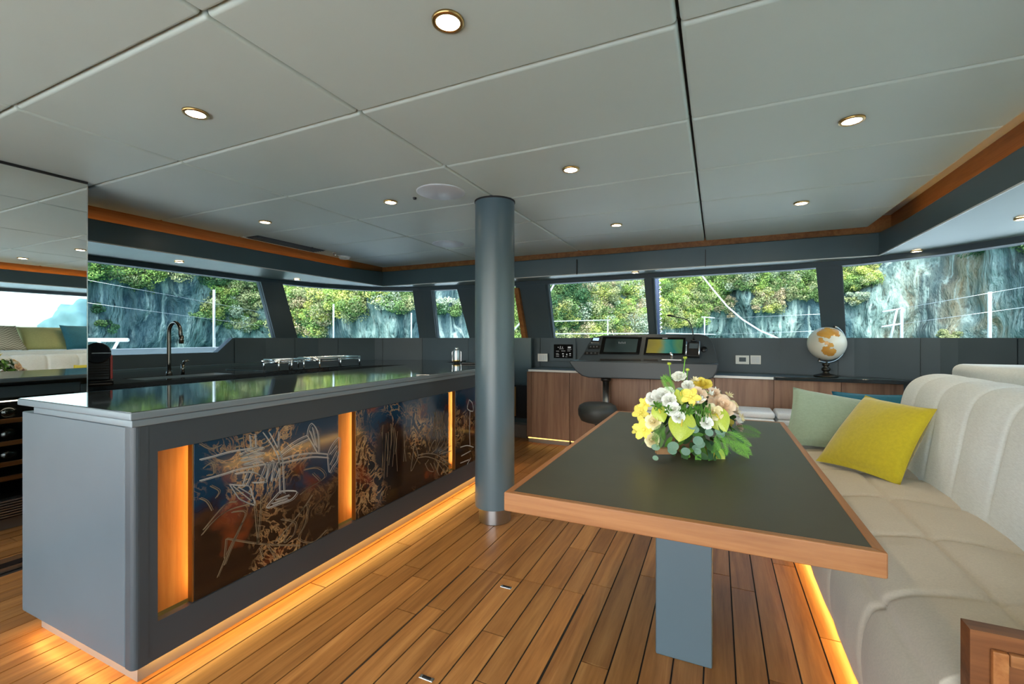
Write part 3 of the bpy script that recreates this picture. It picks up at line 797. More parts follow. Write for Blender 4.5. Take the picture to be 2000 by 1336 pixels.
cabinet(0.475, 1.34, [0.475, 0.99, 1.42], 'walnut cabinet under the globe, behind the cushions', CF+0.03)
lg = thing('window_ledge', (-0.2, 4.9, LZ-0.03), 'dark grey ledge with pale metal strip running under the front windows', 'ledge')
MB().prism([(-1.99,4.70),(1.50,4.70),(1.42,4.80),(1.10,4.98),(0.54,5.12),(-1.99,5.16)], LZ-0.026, LZ).build('slab', 'grey_header', lg, bev=0.004)
box('metal_strip', 'white_plastic', lg, -1.955, 0.47, 4.694, 4.70, LZ-0.026, LZ-0.004)
box('dark_lip', 'counter', lg, 0.475, 1.48, 4.685, 4.70, LZ-0.03, LZ+0.003, bev=0.003)

# ================================================================== HELM CONSOLE
hc = thing('helm_console', (-0.7, 4.6, 0.8), 'grey helm console with two chart screens on the front ledge', 'helm console')
HF = 4.40
pod = [onY(x, y, HF) for x, y in ((1112,704),(1403,711),(1403,718),(1400,728),(1393,738),(1380,743),(1360,744),(1150,738),(1136,734),(1124,725),(1116,714),(1112,709))]
b = MB().prism([(p.x,p.z) for p in pod], HF, 4.80, 'y'); b.build('pod', 'island_frame', hc, bev=0.012, seg=3)
DY0, DZ0, DK = 4.50, 0.955, 0.62
def dash(px, py, off=0.0):
    u = (px-1000.0)/FPX; m = (HORIZ-py)/FPX; k = CS + u*SN
    d = (DY0 + DK*(EYE-DZ0))/(k - DK*m); x, y = plan(d, u*d)
    n = Vector((0,-1,DK)).normalized()
    return Vector((x, y, EYE + m*d)) + n*off
outl = [(1128,704),(1140,690),(1148,672),(1156,663),(1165,657),(1178,654.5),(1270,652.5),(1365,652),(1378,654),(1387,660),(1393,672),(1404,711)]
def slab(name, mat, pxs, o0, o1, parent, **k):
    n = len(pxs); P = [dash(x,y,o0) for x,y in pxs] + [dash(x,y,o1) for x,y in pxs]
    return MB().add(P, [tuple(range(n)), tuple(range(2*n-1,n-1,-1))] + [(i,(i+1)%n,n+(i+1)%n,n+i) for i in range(n)]).build(name, mat, parent, **k)
slab('dashboard', 'island_frame', outl, -0.14, 0.0, hc, bev=0.008, seg=3)
def scr_mat(name, fn):
    n = NT(name); fn(n)
def s1(n):
    v = n.pos((1,1,1)); c = n.ramp(n.noise(v, 3, 2), [(0.3, srgb(26,34,36)), (0.7, srgb(52,66,66))]); n.bsdf(c, 0.12, 0, 0.5, emis=c, estr=0.15)
def s2(n):
    v = n.pos((1,1,1)); sx = n.n('SeparateXYZ'); n.l(v, sx.inputs[0])
    a = n.noise(v, 5, 3, 0.5, 0.5); ad = n.n('Math', operation='MULTIPLY_ADD'); n.l(a, ad.inputs[0]); ad.inputs[1].default_value = 0.25; n.l(sx.outputs['X'], ad.inputs[2])
    mr = n.n('MapRange'); mr.inputs[1].default_value = -0.54; mr.inputs[2].default_value = -0.12; n.l(ad.outputs[0], mr.inputs[0])
    c = n.ramp(mr.outputs[0], [(0.0, srgb(92,86,50)), (0.32, srgb(116,108,46)), (0.50, srgb(60,112,104)), (0.68, srgb(34,96,92)), (0.84, srgb(70,106,70)), (1.0, srgb(40,76,76))])
    n.bsdf(c, 0.12, 0, 0.5, emis=c, estr=0.35)
scr_mat('screen_dark', s1); scr_mat('screen_chart', s2); emit('screen_blue', srgb(170, 200, 230), 0.9); emit('screen_white', srgb(190, 192, 188), 0.4)
m1 = slab('chart_screen', 'black_gloss', [(1178,658.5),(1254,659.5),(1248,693),(1171,692)], 0.0, 0.012, hc, bev=0.002)
slab('display', 'screen_dark', [(1184,662.5),(1247,663.5),(1242.5,689.5),(1179,688.5)], 0.012, 0.0125, m1)
mb = MB()
for k, x in enumerate((1209,1212,1215,1218,1221)):
    q = [dash(x,669+k%2,0.0130),dash(x+0.7,669+k%2,0.0130),dash(x+0.7,672.5,0.0130),dash(x,672.5,0.0130)]; mb.add(q, [(0,1,2,3)])
mb.build('readout', 'screen_white', m1)
m2 = slab('chart_screen', 'black_gloss', [(1262,660),(1339,660.5),(1336,695),(1257,694)], 0.0, 0.012, hc, bev=0.002)
m2['label'] = 'chart plotter screen showing an ochre and teal map'
slab('display', 'screen_chart', [(1266.5,664),(1334.5,664.5),(1332,691.5),(1262,690.5)], 0.012, 0.0125, m2)
slab('badge', 'screen_white', [(1294,661.3),(1304,661.4),(1304,662.6),(1294,662.5)], 0.012, 0.0125, m2)
k1 = slab('instrument', 'black', [(1157,659.5),(1173,659.8),(1171,668),(1155,667.5)], 0.0, 0.01, hc, bev=0.002)
slab('display', 'screen_blue', [(1159.5,661),(1171,661.2),(1169.5,666.5),(1158,666)], 0.01, 0.0105, k1)
slab('bezel', 'chrome', [(1155,669),(1171,669.4),(1170.6,671),(1154.4,670.5)], 0.0, 0.008, k1)
k2 = slab('autopilot_keypad', 'black', [(1151,675),(1172,675.5),(1170.5,682.5),(1148.5,682)], 0.0, 0.008, hc, bev=0.002)
k3 = slab('thruster_keypad', 'black', [(1143,687.5),(1169,688),(1168,693.5),(1141,693)], 0.0, 0.008, hc, bev=0.002)
for kp, y, xs in ((k2, 678, (1154,1160,1166)), (k3, 690.5, (1147,1155,1163))):
    for x in xs:
        slab('button', 'steel', [(x-1.6,y-1.3),(x+1.6,y-1.3),(x+1.6,y+1.3),(x-1.6,y+1.3)], 0.008, 0.0105, kp)
# recessed slots at the foot of the dash, throttle, radio, speaker
for x0, x1 in ((1172,1252),(1257,1285)):
    slab('slot', 'black', [(x0,701.5),(x1,702),(x1,705),(x0,704.5)], 0.0, 0.006, hc)
th_ = onY(1312, 704, 4.45)
MB().obox(th_+Vector((0,0,0.006)), (0.09,0,0), (0,0.03,0), (0,0,0.006)).build('throttle_base', 'steel', hc, bev=0.004)
tl = MB().tube([th_+Vector((0.0,0,0.01)), th_+Vector((0.0,0.0,0.05)), th_+Vector((-0.012,-0.01,0.075))], 0.013, 10).build('throttle_lever', 'chrome', hc, smooth=True)
rd = slab('radio', 'black', [(1343,672),(1368,673),(1366.5,700),(1341,699)], 0.0, 0.04, hc, bev=0.004)
slab('radio_face', 'grey_dark', [(1347,675),(1364,675.5),(1363,685),(1346,684.5)], 0.04, 0.042, rd)
for x in (1341.5, 1366.5):
    MB().tube([dash(x,673.5,0.035), dash(x,673.5,0.06), dash(x-1,698.5,0.06), dash(x-1,698.5,0.035)], 0.006, 8).build('radio_handle', 'chrome', rd, smooth=True)
MB().cyl(dash(1375,683,0.0), dash(1375,683,0.012), 0.028, n=24).build('speaker', 'black', hc, smooth=True)
# gooseneck microphone
q0 = dash(1355, 668, 0.01)
mic = thing('microphone', q0, 'black gooseneck microphone rising from the helm console', 'microphone')
MB().cyl(q0, q0+Vector((0,0,0.02)), 0.03, 0.02).build('base', 'black', mic, smooth=True)
neck = [onY(x, y, q0.y) for x, y in ((1355,667),(1354,655),(1352,643),(1349,633),(1344,626),(1335,622),(1322,619.5),(1312,617))]
MB().tube(neck, [0.009,0.006,0.005,0.005,0.005,0.005,0.005,0.006], 8).build('neck', 'black', mic, smooth=True)
MB().tube([onY(1314,617.5,q0.y), onY(1308,616,q0.y), onY(1303,616,q0.y)], [0.006,0.011,0.008], 10).build('capsule', 'black', mic, smooth=True)
# chrome post under the console
pc = onY(1183.5, 760, 4.58)
ps = thing('console_post', (pc.x,4.58,0), 'polished chrome post under the helm console behind the stool', 'post')
MB().cyl((pc.x,4.58,0.0),(pc.x,4.58,0.775),0.033,n=24).build('tube', 'steel', ps, smooth=True)
MB().cyl((pc.x,4.58,0.755),(pc.x,4.58,0.79),0.05,n=24).build('flange', 'black', ps, smooth=True)
# monitoring panel and switches on the front wall
def wall_plate(name, mat, x0, y0, x1, y1, Y, th, parent=None, **k):
    a = onY(x0,y0,Y); c = onY(x1,y1,Y)
    return MB().box(min(a.x,c.x), max(a.x,c.x), Y-th, Y, min(a.z,c.z), max(a.z,c.z)).build(name, mat, parent, **k)
WY = 5.135
mp_ = thing('monitoring_panel', onY(1101,700,WY), 'square black monitoring screen left of the helm console', 'screen')
wall_plate('frame', 'grey_dark', 1075, 667, 1125, 706, WY, 0.012, mp_, bev=0.002)
sc_ = wall_plate('screen', 'matte_black', 1082, 672.5, 1119, 700, WY-0.012, 0.008, mp_, bev=0.001)
rr = random.Random(5); mb = MB()
for (x, y, w_, h_) in [(1089,678,3,.8),(1094,676,1,4),(1098,677,1,3),(1092,681,9,.7),(1109,677,6,3),(1108,682,8,.7),(1086,685.5,6,.7),(1096,685,8,.8),(1108,685,6,.7),(1086,690,5,.7),(1086,692.5,6,.7),(1086,695.5,6,.7),(1098,690,3,2),(1099,694,2,3),(1106,691,2,3),(1112,690,3,2),(1112,694,3,1),(1104,696.5,4,.6)]:
    a = onY(x,y,WY-0.0208); c = onY(x+w_,y+h_,WY-0.0208)
    mb.add([(a.x,a.y,a.z),(c.x,a.y,a.z),(c.x,a.y,c.z),(a.x,a.y,c.z)], [(0,1,2,3)])
mb.build('readout', 'screen_white', sc_)
def switch(lab, x0, y0, x1, y1, kind):
    t = thing('wall_switch', onY((x0+x1)/2, y1, WY), lab, 'switch')
    wall_plate('plate', 'white_plastic', x0, y0, x1, y1, WY+0.002, 0.014, t, bev=0.002)
    if kind == 'dial':
        wall_plate('window', 'grey_dark', x0+7, y0+4, x1-6, y1-5, WY-0.012, 0.002, t)
    else:
        w_ = (x1-x0)/3
        for k in range(2 if kind == 'two' else 3):
            n_ = 2 if kind == 'two' else 3; s_ = (x1-x0-4)/n_
            wall_plate('rocker', 'white_paint', x0+2+k*s_+0.4, y0+2.5, x0+2+(k+1)*s_-0.4, y1-2.5, WY-0.012, 0.003, t, bev=0.001)
switch('white switch plate on the wall left of the monitoring screen', 1051, 690.5, 1070, 706, 'three')
WY = 5.13
switch('white thermostat with a grey window right of the helm console', 1436.5, 694, 1463, 711.5, 'dial')
switch('plain white switch plate right of the thermostat', 1465.5, 694, 1486, 711.5, 'two')

# ================================================================== GLOBE
g0 = onY(1613, 736, 4.86); g0.z = LZ + 0.003
gb = thing('globe', g0, 'cream desk globe with orange land on a turned bronze stand', 'globe')
MB().lathe([(0,0),(0.095,0),(0.095,0.012),(0.06,0.022),(0.03,0.03),(0.02,0.045),(0.034,0.06),(0.034,0.075),(0.016,0.09),(0.028,0.105),(0.028,0.115),(0.014,0.13),(0.009,0.15),(0.009,0.165),(0,0.165)], g0, 28).build('stand', 'bronze', gb, smooth=True)
n = NT('globe_map'); v = n.pos((1,1,1)); gcc = onY(1614.5, 671, 4.86); gf = Vector((-gcc.x,-gcc.y,0)).normalized(); gr = Vector((-gf.y, gf.x, 0)); 
def blob(ox, oz, rad, sx_=1.0):
    c_ = gcc + gf*0.15*math.sqrt(max(0,1-ox*ox-oz*oz)) + gr*0.15*ox + Vector((0,0,0.15*oz))
    x = n.n('VectorMath', operation='DISTANCE'); n.l(v, x.inputs[0]); x.inputs[1].default_value = c_
    y = n.n('MapRange'); y.inputs[1].default_value = rad*0.15*1.6; y.inputs[2].default_value = 0; n.l(x.outputs['Value'], y.inputs[0]); return y.outputs[0]
bl = None
for ox, oz, rad in ((0.08,0.74,0.50),(-0.16,0.70,0.40),(0.36,0.72,0.42),(0.05,0.52,0.3),(0.05,-0.42,0.36),(0.16,-0.50,0.34),(-0.06,-0.38,0.26),(-0.30,0.24,0.16),(-0.2,0.12,0.12),(0.0,0.06,0.16),(0.22,-0.10,0.18),(0.12,-0.02,0.14)):
    q = blob(ox, oz, rad)
    if bl is None: bl = q
    else:
        x = n.n('Math', operation='MAXIMUM'); n.l(bl, x.inputs[0]); n.l(q, x.inputs[1]); bl = x.outputs[0]
nz = n.noise(v, 26.0, 5, 0.6, 0.4)
x = n.n('Math', operation='MULTIPLY_ADD'); n.l(nz, x.inputs[0]); x.inputs[1].default_value = 1.1; x.inputs[2].default_value = -0.52; 
x2 = n.n('Math', operation='ADD'); n.l(x.outputs[0], x2.inputs[0]); n.l(bl, x2.inputs[1]); a = x2.outputs[0]
land = n.ramp(a, [(0.525, (0,0,0,1)), (0.535, (1,1,1,1))])
land2 = n.ramp(n.noise(v, 6, 3), [(0.3, srgb(196,128,40)), (0.6, srgb(222,168,84)), (0.75, srgb(206,170,120))])
rim = n.ramp(a, [(0.51, (0,0,0,1)), (0.526, (1,1,1,1)), (0.545, (0,0,0,1))])
c = n.mix(land, srgb(226,222,206), land2); c = n.mix(rim, c, srgb(150,120,86)); n.bsdf(c, 0.25, 0, 0.5)
gc = onY(1614.5, 671, 4.86); GR = 0.150
sp = MB().lathe([(GR*math.sin(math.pi*k/24), -GR*math.cos(math.pi*k/24)) for k in range(25)], gc, 48); sp.build('ball', 'globe_map', gb, smooth=True)
ax = (rv*0.42 + Vector((0,0,0.9))).normalized(); sd_ = (ax.cross(fw)).normalized()
if sd_.dot(rv) < 0: sd_ = -sd_
arc = [gc + (ax*math.cos(a) + sd_*math.sin(a))*(GR+0.022) for a in [math.pi*k/20 for k in range(21)]]
MB().tube(arc, 0.009, 8).build('meridian_arm', 'steel', gb, smooth=True)
for s in (0, -1): MB().cyl(arc[s], gc + (arc[s]-gc)*0.86, 0.007, n=10).build('pivot', 'bronze', gb, smooth=True)

# ================================================================== HELM STOOL
s0 = onY(1167, 806, 4.05)
stl = thing('helm_stool', (s0.x, 4.05, 0), 'round dark padded stool on a chrome stem in front of the helm', 'stool')
MB().lathe([(0,-0.085),(0.11,-0.085),(0.15,-0.07),(0.175,-0.02),(0.178,0.03),(0.165,0.065),(0.13,0.085),(0.06,0.09),(0,0.09)], s0, 36).build('seat', 'stool_leather', stl, smooth=True)
MB().cyl((s0.x,4.05,0.33),(s0.x,4.05,s0.z-0.085),0.022).build('upper_stem', 'chrome', stl, smooth=True)
MB().cyl((s0.x,4.05,s0.z-0.10),(s0.x,4.05,s0.z-0.084),0.05,n=24).build('seat_plate', 'black', stl, smooth=True)
box('height_box', 'white_paint', stl, s0.x-0.035, s0.x+0.035, 4.015, 4.085, 0.28, 0.375, bev=0.004)
MB().cyl((s0.x,4.05,0.02),(s0.x,4.05,0.28),0.04).build('lower_stem', 'chrome', stl, smooth=True)
MB().lathe([(0,0),(0.17,0),(0.17,0.008),(0.05,0.03),(0,0.03)], (s0.x,4.05,0), 32).build('base', 'chrome', stl, smooth=True)

# ================================================================== DINING TABLE
TX0, TX1, TY0, TY1, TZ = -0.565, 0.325, 1.172, 2.77, 0.75
dt = thing('dining_table', ((TX0+TX1)/2, (TY0+TY1)/2, 0), 'dark topped dining table with teak edge on a grey pedestal', 'table')
e = 0.022
MB().prism([(TX0,TY0),(TX1,TY0),(TX1-e,TY0+e),(TX0+e,TY0+e)], TZ-0.055, TZ).build('edge_strip', 'teak_x', dt, bev=0.003)
MB().prism([(TX0,TY1),(TX1,TY1),(TX1-e,TY1-e),(TX0+e,TY1-e)], TZ-0.055, TZ).build('edge_strip', 'teak_x', dt, bev=0.003)
MB().prism([(TX0,TY0),(TX0+e,TY0+e),(TX0+e,TY1-e),(TX0,TY1)], TZ-0.055, TZ).build('edge_strip', 'teak_edge_y', dt, bev=0.003)
MB().prism([(TX1,TY0),(TX1-e,TY0+e),(TX1-e,TY1-e),(TX1,TY1)], TZ-0.055, TZ).build('edge_strip', 'teak_edge_y', dt, bev=0.003)
box('top_inlay', 'table_top', dt, TX0+e, TX1-e, TY0+e, TY1-e, TZ-0.05, TZ-0.0008)
box('pedestal', 'pedestal_paint', dt, -0.212, -0.015, 1.765, 2.15, 0.0, TZ-0.05, bev=0.006)

# ================================================================== SOFA
sf = thing('sofa', (0.9, 2.8, 0), 'long off-white quilted sofa along the starboard side', 'sofa')
def arclen(P):
    s = [0]
    for a, b in zip(P[:-1], P[1:]): s.append(s[-1] + math.dist(a, b))
    return [x/s[-1] for x in s], s[-1]
def smooth_prof(P, k=6): return smooth_pts(P, k)
def quilt(name, mat, prof, y0, y1, useams, vseams, nu, nv, depth=0.012, w=0.02, endround=0.0, puff=0.012):
    P = smooth_prof(prof); S_, L = arclen(P)
    def pt(u):
        for i in range(len(S_)-1):
            if u <= S_[i+1] + 1e-9:
                f = (u-S_[i])/(S_[i+1]-S_[i]); return Vector((P[i][0]*(1-f)+P[i+1][0]*f, P[i][1]*(1-f)+P[i+1][1]*f))
        return Vector(P[-1])
    cen = sum((Vector(p) for p in P), Vector((0,0)))/len(P)
    us = sorted(useams); vss = sorted(vseams)
    def fn(u, v):
        p = pt(u); t = (pt(min(1,u+0.01)) - pt(max(0,u-0.01))).normalized(); nn = Vector((-t.y, t.x))
        y = y0 + (y1-y0)*v
        wob = 0.02*math.sin(u*9+y*2)
        du = min([abs(u-s)*L for s in us] or [9]); dv = min([abs(y+wob*0.6-s) for s in vss] or [9])
        d_ = -depth*(math.exp(-(du/w)**2) + math.exp(-(dv/w)**2))
        d_ += puff*min(1, du/0.10)*min(1, dv/0.12); d_ *= min(1, u/0.16)
        p = p + nn*d_
        if endround:
            ed = min(y1-y, endround)/endround
            k = math.sqrt(max(0, 1-(1-ed)**2)); p = cen + (p-cen)*(0.72+0.28*k)
        return (p.x, y, p.y)
    mb = MB().grid(fn, nu, nv)
    n1 = nu+1
    mb.f.append(tuple(range(n1))); mb.f.append(tuple(range(nv*n1, (nv+1)*n1))[::-1])
    return mb.build(name, mat, sf, smooth=True)
seatP = [(0.44,0.05),(0.412,0.10),(0.40,0.20),(0.402,0.30),(0.425,0.385),(0.49,0.445),(0.60,0.468),(0.78,0.476),(0.99,0.462)]
quilt('seat_cushion', 'linen_seat', seatP, 1.31, 4.28, [0.40, 0.70], [1.68, 2.10, 2.55, 3.0, 3.45, 3.9], 90, 300, 0.014, 0.013)
backP = [(0.955,0.44),(0.97,0.60),(0.995,0.78),(1.02,0.89),(1.065,0.955),(1.14,0.985),(1.24,0.98),(1.31,0.95),(1.33,0.85),(1.34,0.6)]
quilt('backrest', 'linen', backP, 1.31, 3.44, [], [1.45, 1.75, 2.05, 2.35, 2.65, 2.95, 3.22], 80, 260, 0.007, 0.014, 0.10, 0.007)
box('base_board', 'linen_seat', sf, 0.46, 1.32, 1.33, 4.26, 0.05, 0.40)
box('plinth', 'plinth', sf, 0.47, 1.2, 1.33, 4.25, 0.0, 0.05)
box('light_strip', 'led_amber', sf, 0.445, 0.455, 1.34, 4.25, 0.035, 0.046)
ld = box('window_daybed', 'linen', None, 1.372, 2.13, 0.0, 3.82, 0.02, 1.035, bev=0.05, seg=5)
tag(ld, 'raised off-white upholstered shelf behind the sofa backrest', 'daybed')
wp = thing('wooden_partition', (0.8, 1.25, 0), 'framed brown wooden end panel at the near end of the sofa', 'panel')
q = onY(1902, 1237, 1.22)
box('frame_board', 'brown_wood', wp, q.x, 1.34, 1.235, 1.275, 0.0, q.z)
box('frame_rail', 'teak_x', wp, q.x+0.056, 1.32, 1.222, 1.235, q.z-0.055, q.z-0.03, bev=0.003)
box('frame_stile', 'teak_edge_y', wp, q.x+0.03, q.x+0.055, 1.222, 1.235, 0.03, q.z-0.03, bev=0.003)
box('inner_board', 'brown_wood', wp, q.x+0.055, 1.32, 1.228, 1.235, 0.03, q.z-0.055)
# low bench boxes in front of the cabinets
def bench(x0, x1, lab):
    b_ = thing('padded_bench', ((x0+x1)/2, 4.53, 0), lab, 'bench', 'white benches in front of the cabinets')
    box('base', 'linen', b_, x0+0.01, x1-0.01, 4.40, 4.70, 0.0, 0.45)
    box('lower_pad', 'linen', b_, x0, x1, 4.37, 4.70, 0.45, 0.505, bev=0.02, seg=3)
    box('top_pad', 'linen', b_, x0, x1, 4.37, 4.70, 0.507, 0.562, bev=0.02, seg=3)
bench(-0.69, 0.45, 'white padded bench below the helm behind the flowers')
bench(0.465, 1.30, 'white padded bench behind the sage cushion')

def pillow(name, mat, bl, br, tr, tl, th, lab, cat='cushion', n=22, pinch=0.035, extra=None):
    bl, br, tr, tl = map(Vector, (bl, br, tr, tl)); cen = (bl+br+tr+tl)/4
    nn = ((br-bl).cross(tl-bl)).normalized()
    if nn.dot(Vector((0,0,1.2))-cen + Vector((0,0,0))) < 0: nn = -nn
    mb = MB()
    for sgn in (1, -1):
        def fn(u, v):
            p = bl*(1-u)*(1-v) + br*u*(1-v) + tr*u*v + tl*(1-u)*v
            eu, ev = 1-(2*u-1)**2, 1-(2*v-1)**2
            p = p + (cen-p)*pinch*2*(ev*(1-eu) + eu*(1-ev))
            b_ = (max(0, eu)*max(0, ev))**0.42
            wr = 0.05*noise.noise(p*9) + 0.03*noise.noise(p*22)
            return p + nn*sgn*th*b_*(1+wr)
        mb.grid(fn, n, n)
    o = mb.build(name, mat, None, smooth=True, org=(bl+br)/2)
    w = o.modifiers.new('weld', 'WELD'); w.merge_threshold = 0.0005
    return tag(o, lab, cat)
pillow('yellow_cushion', 'yellow_velvet', at(1593,900,2.61), at(1758,949,2.16), at(1831,799,2.20), at(1690,772,2.66), 0.08, 'bright yellow velvet cushion leaning on the sofa backrest')
pillow('sage_cushion', 'sage_velvet', at(1528,868,3.0), at(1700,888,2.75), at(1742,790,2.95), at(1549,756,3.22), 0.075, 'sage green velvet cushion behind the yellow one')
pillow('teal_cushion', 'teal_velvet', at(1636,858,3.16), at(1784,866,2.90), at(1784,771,3.02), at(1624,764,3.33), 0.045, 'dark teal cushion peeking out behind the sage and yellow cushions')
pillow('teal_cushion', 'teal_velvet', (0.72,1.50,0.49), (1.06,1.33,0.49), (1.08,1.33,0.78), (0.80,1.52,0.62), 0.06, 'teal cushion at the near end of the sofa by the wooden panel')
# cushions on the daybed, seen in the mirror
n = NT('pattern_cloth'); v = n.pos((1,1,1)); sx = n.n('SeparateXYZ'); n.l(v, sx.inputs[0])
def M_(n, op, a, b=None):
    x = n.n('Math', operation=op)
    for i, q in enumerate((a, b)):
        if q is None: continue
        if hasattr(q, 'is_linked'): n.l(q, x.inputs[i])
        else: x.inputs[i].default_value = q
    return x.outputs[0]
zz = M_(n, 'PINGPONG', sx.outputs['Y'], 0.055)
ss_ = M_(n, 'ADD', M_(n, 'MULTIPLY', zz, 0.6), sx.outputs['Z'])
st_ = M_(n, 'PINGPONG', ss_, 0.014); ln = M_(n, 'LESS_THAN', st_, 0.0035)
c = n.mix(ln, srgb(206,198,178), srgb(120,112,100)); n.bsdf(c, 0.85)
DZ = 1.036
pillow('patterned_cushion', 'pattern_cloth', (1.62,2.20,DZ), (1.62,2.66,DZ), (1.86,2.62,1.36), (1.86,2.22,1.36), 0.07, 'cream cushion with a brown zigzag pattern, reflected in the mirror')
pillow('olive_cushion', 'olive_velvet', (1.66,2.62,DZ), (1.66,3.10,DZ), (1.90,3.10,1.35), (1.90,2.62,1.35), 0.06, 'plain olive green cushion beside the patterned one in the mirror')
pillow('teal_cushion', 'teal_velvet', (1.56,3.02,DZ), (1.60,3.42,DZ), (1.84,3.40,1.38), (1.78,3.02,1.38), 0.06, 'teal cushion at the edge of the mirror reflection')

# ================================================================== FLOWER ARRANGEMENT
FC = Vector((-0.085, 1.90, 0.75))
fl = thing('flower_arrangement', FC, 'yellow, white and green flower arrangement on the dining table', 'flowers')
def pet(name, base, tip, rough=0.55):
    t = NT(name); v = t.pos((1,1,1), obj=True); n_ = t.noise(v, 30, 3)
    c = t.ramp(n_, [(0.3, base), (0.75, tip)])
    oi = t.n('ObjectInfo'); k = t.ramp(oi.outputs['Random'], [(0, (0.85,0.85,0.85,1)), (1, (1.1,1.1,1.1,1))]); c = t.mix(1.0, c, k, 'MULTIPLY')
    b = t.bsdf(c, rough, 0, 0.35, n_, 0.15, 0.002)
    b.inputs['Subsurface Weight'].default_value = 0.0
pet('white_petal', srgb(226,228,216), srgb(246,246,240)); pet('cream_petal', srgb(238,224,166), srgb(248,240,208)); pet('yellow_petal', srgb(236,214,70), srgb(248,234,130))
pet('peach_petal', srgb(236,206,170), srgb(246,226,200)); pet('pink_petal', srgb(206,168,160), srgb(226,196,188)); pet('lime_leaf', srgb(164,180,50), srgb(198,208,96), 0.3)
pet('green_leaf', srgb(70,120,40), srgb(110,160,60), 0.45); pet('dark_leaf', srgb(36,70,36), srgb(66,104,52), 0.5); pet('euca_leaf', srgb(106,140,118), srgb(140,170,148), 0.6); pet('fern_leaf', srgb(104,170,56), srgb(146,200,86), 0.5)
plain('spadix', srgb(222,196,60), 0.5); plain('basket', srgb(150,112,74), 0.6, 0, 0.4, 30, 0.2)

def mk(name, mb, mat, smooth=True):
    me = bpy.data.meshes.new(name); me.from_pydata([tuple(p) for p in mb.v], [], mb.f); me.materials.append(M[mat])
    me.polygons.foreach_set('use_smooth', [smooth]*len(me.polygons)); return me
def rose_mb(r=1.0, seed=0):
    rg = random.Random(seed); mb = MB()
    for ring_, (npet, rad, open_, h) in enumerate(((2,0.13,0.0,0.86),(3,0.26,0.04,0.88),(4,0.43,0.14,0.84),(5,0.64,0.34,0.72),(6,0.90,0.75,0.52))):
        for k in range(npet):
            a0 = 2*math.pi*k/npet + ring_*0.7 + rg.uniform(-.15,.15); wd = 2*math.pi/npet*0.75
            def fn(u, v):
                a = a0 + (u-0.5)*wd*1.6*(1-0.35*(2*v-1)**2*(v>0.5))
                rr_ = rad*(0.25 + 0.75*v**0.7) + open_*0.22*v*v
                z = h*v - 0.10*open_*v**4 - 0.12*(2*u-1)**2*v + 0.03*math.sin(9*u+k)
                return Vector((rr_*math.cos(a), rr_*math.sin(a), z))*r
            mb.grid(fn, 5, 5)
    mb.lathe([(0,0.3*r),(0.13*r,0.4*r),(0.12*r,0.7*r),(0.05*r,0.84*r),(0,0.86*r)], (0,0,0), 8)
    return mb
def disc_mb(w=1.0, l=1.0, cup=0.15, stem=True, n=14):
    mb = MB(); pts = [Vector((0,0.5*l,0.0))] + [Vector((0.5*w*math.sin(2*math.pi*k/n), 0.5*l - 0.5*l*math.cos(2*math.pi*k/n), cup*0.5)) for k in range(n)]
    mb.add(pts, [(0, 1+k, 1+(k+1)%n) for k in range(n)]); return mb
def heart_mb():
    mb = MB()
    def fn(u, v):
        s = 2*u-1; y = v*1.3 - 0.28*(1-v)*(abs(s))**0.6*1.3
        w = 0.78*math.sin(math.pi*min(1, v*0.92+0.10))**0.7*(1-0.25*v)
        x = s*w; z = -0.30*s*s*w - 0.25*(v-0.35)**2 + 0.03*math.cos(s*14)*v*(1-v)
        return Vector((x, y, z))
    mb.grid(fn, 12, 12); return mb
def fern_mb(seed=0):
    rg = random.Random(seed); mb = MB(); L = 1.0
    for k in range(20):
        f = k/20
        for s in (-1, 1):
            b_ = Vector((0, f*L, 0.12*math.sin(f*3)))
            ln_ = 0.42*(1-f)**0.6*(0.55+0.45*math.sin(min(1,f*4)*1.57)) + 0.05
            tip = b_ + Vector((s*ln_*0.8, ln_*0.75, -0.1*ln_ + rg.uniform(-.04,.04)))
            side = Vector((0.0045, -0.0045*s, 0))
            mid = (b_+tip)/2 + Vector((0,0,0.03))
            mb.add([b_-side*0.6, mid-side*1.6, tip, mid+side*1.6], [(0,1,2,3)])
            for q in (0.35, 0.55, 0.75):
                c_ = b_ + (tip-b_)*q
                t2 = c_ + Vector((s*0.03, 0.09, 0.02)); mb.add([c_-Vector((0.004,0,0)), t2, c_+Vector((0.004,0,0))], [(0,1,2)])
    mb.tube([(0,0,0),(0,0.5,0.1),(0,1,0.05)], 0.008, 4); return mb
def tuft_mb(seed):
    rg = random.Random(seed); mb = MB()
    for k in range(16):
        a = rg.uniform(0, 6.28); e_ = rg.uniform(0.1, 1.2); d_ = Vector((math.cos(a)*math.cos(e_), math.sin(a)*math.cos(e_), math.sin(e_)))
        s_ = d_.orthogonal().normalized()*0.18; mb.add([Vector((0,0,0)), d_*0.5+s_, d_, d_*0.5-s_], [(0,1,2,3)])
    return mb
ME = {}
for nm in ('white','cream','yellow','peach','pink'):
    for sdx in range(2): ME['rose_%s%d' % (nm, sdx)] = mk('rose', rose_mb(1, sdx+len(nm)), nm+'_petal')
ob_ = MB()
for k_ in range(5):
    m_ = Matrix.Rotation(2*math.pi*k_/5, 3, 'Z'); w_ = (1.0, 0.72, 0.72, 0.72, 0.72)[k_]*0.9
    b_ = MB().grid(lambda u, v: m_ @ Vector(((2*u-1)*w_*math.sin(math.pi*min(1,v*0.86+0.08))**0.6*0.5, v*0.95, 0.16*v - 0.22*v*v + 0.10*(2*u-1)**2 + 0.05*k_%2*0.03)), 6, 6); ob_.add(b_.v, b_.f)
ob_.lathe([(0,0.02),(0.12,0.05),(0.16,0.18),(0.08,0.26),(0,0.27)], (0,0,0), 8)
ME['orchid'] = mk('orchid', ob_, 'yellow_petal')
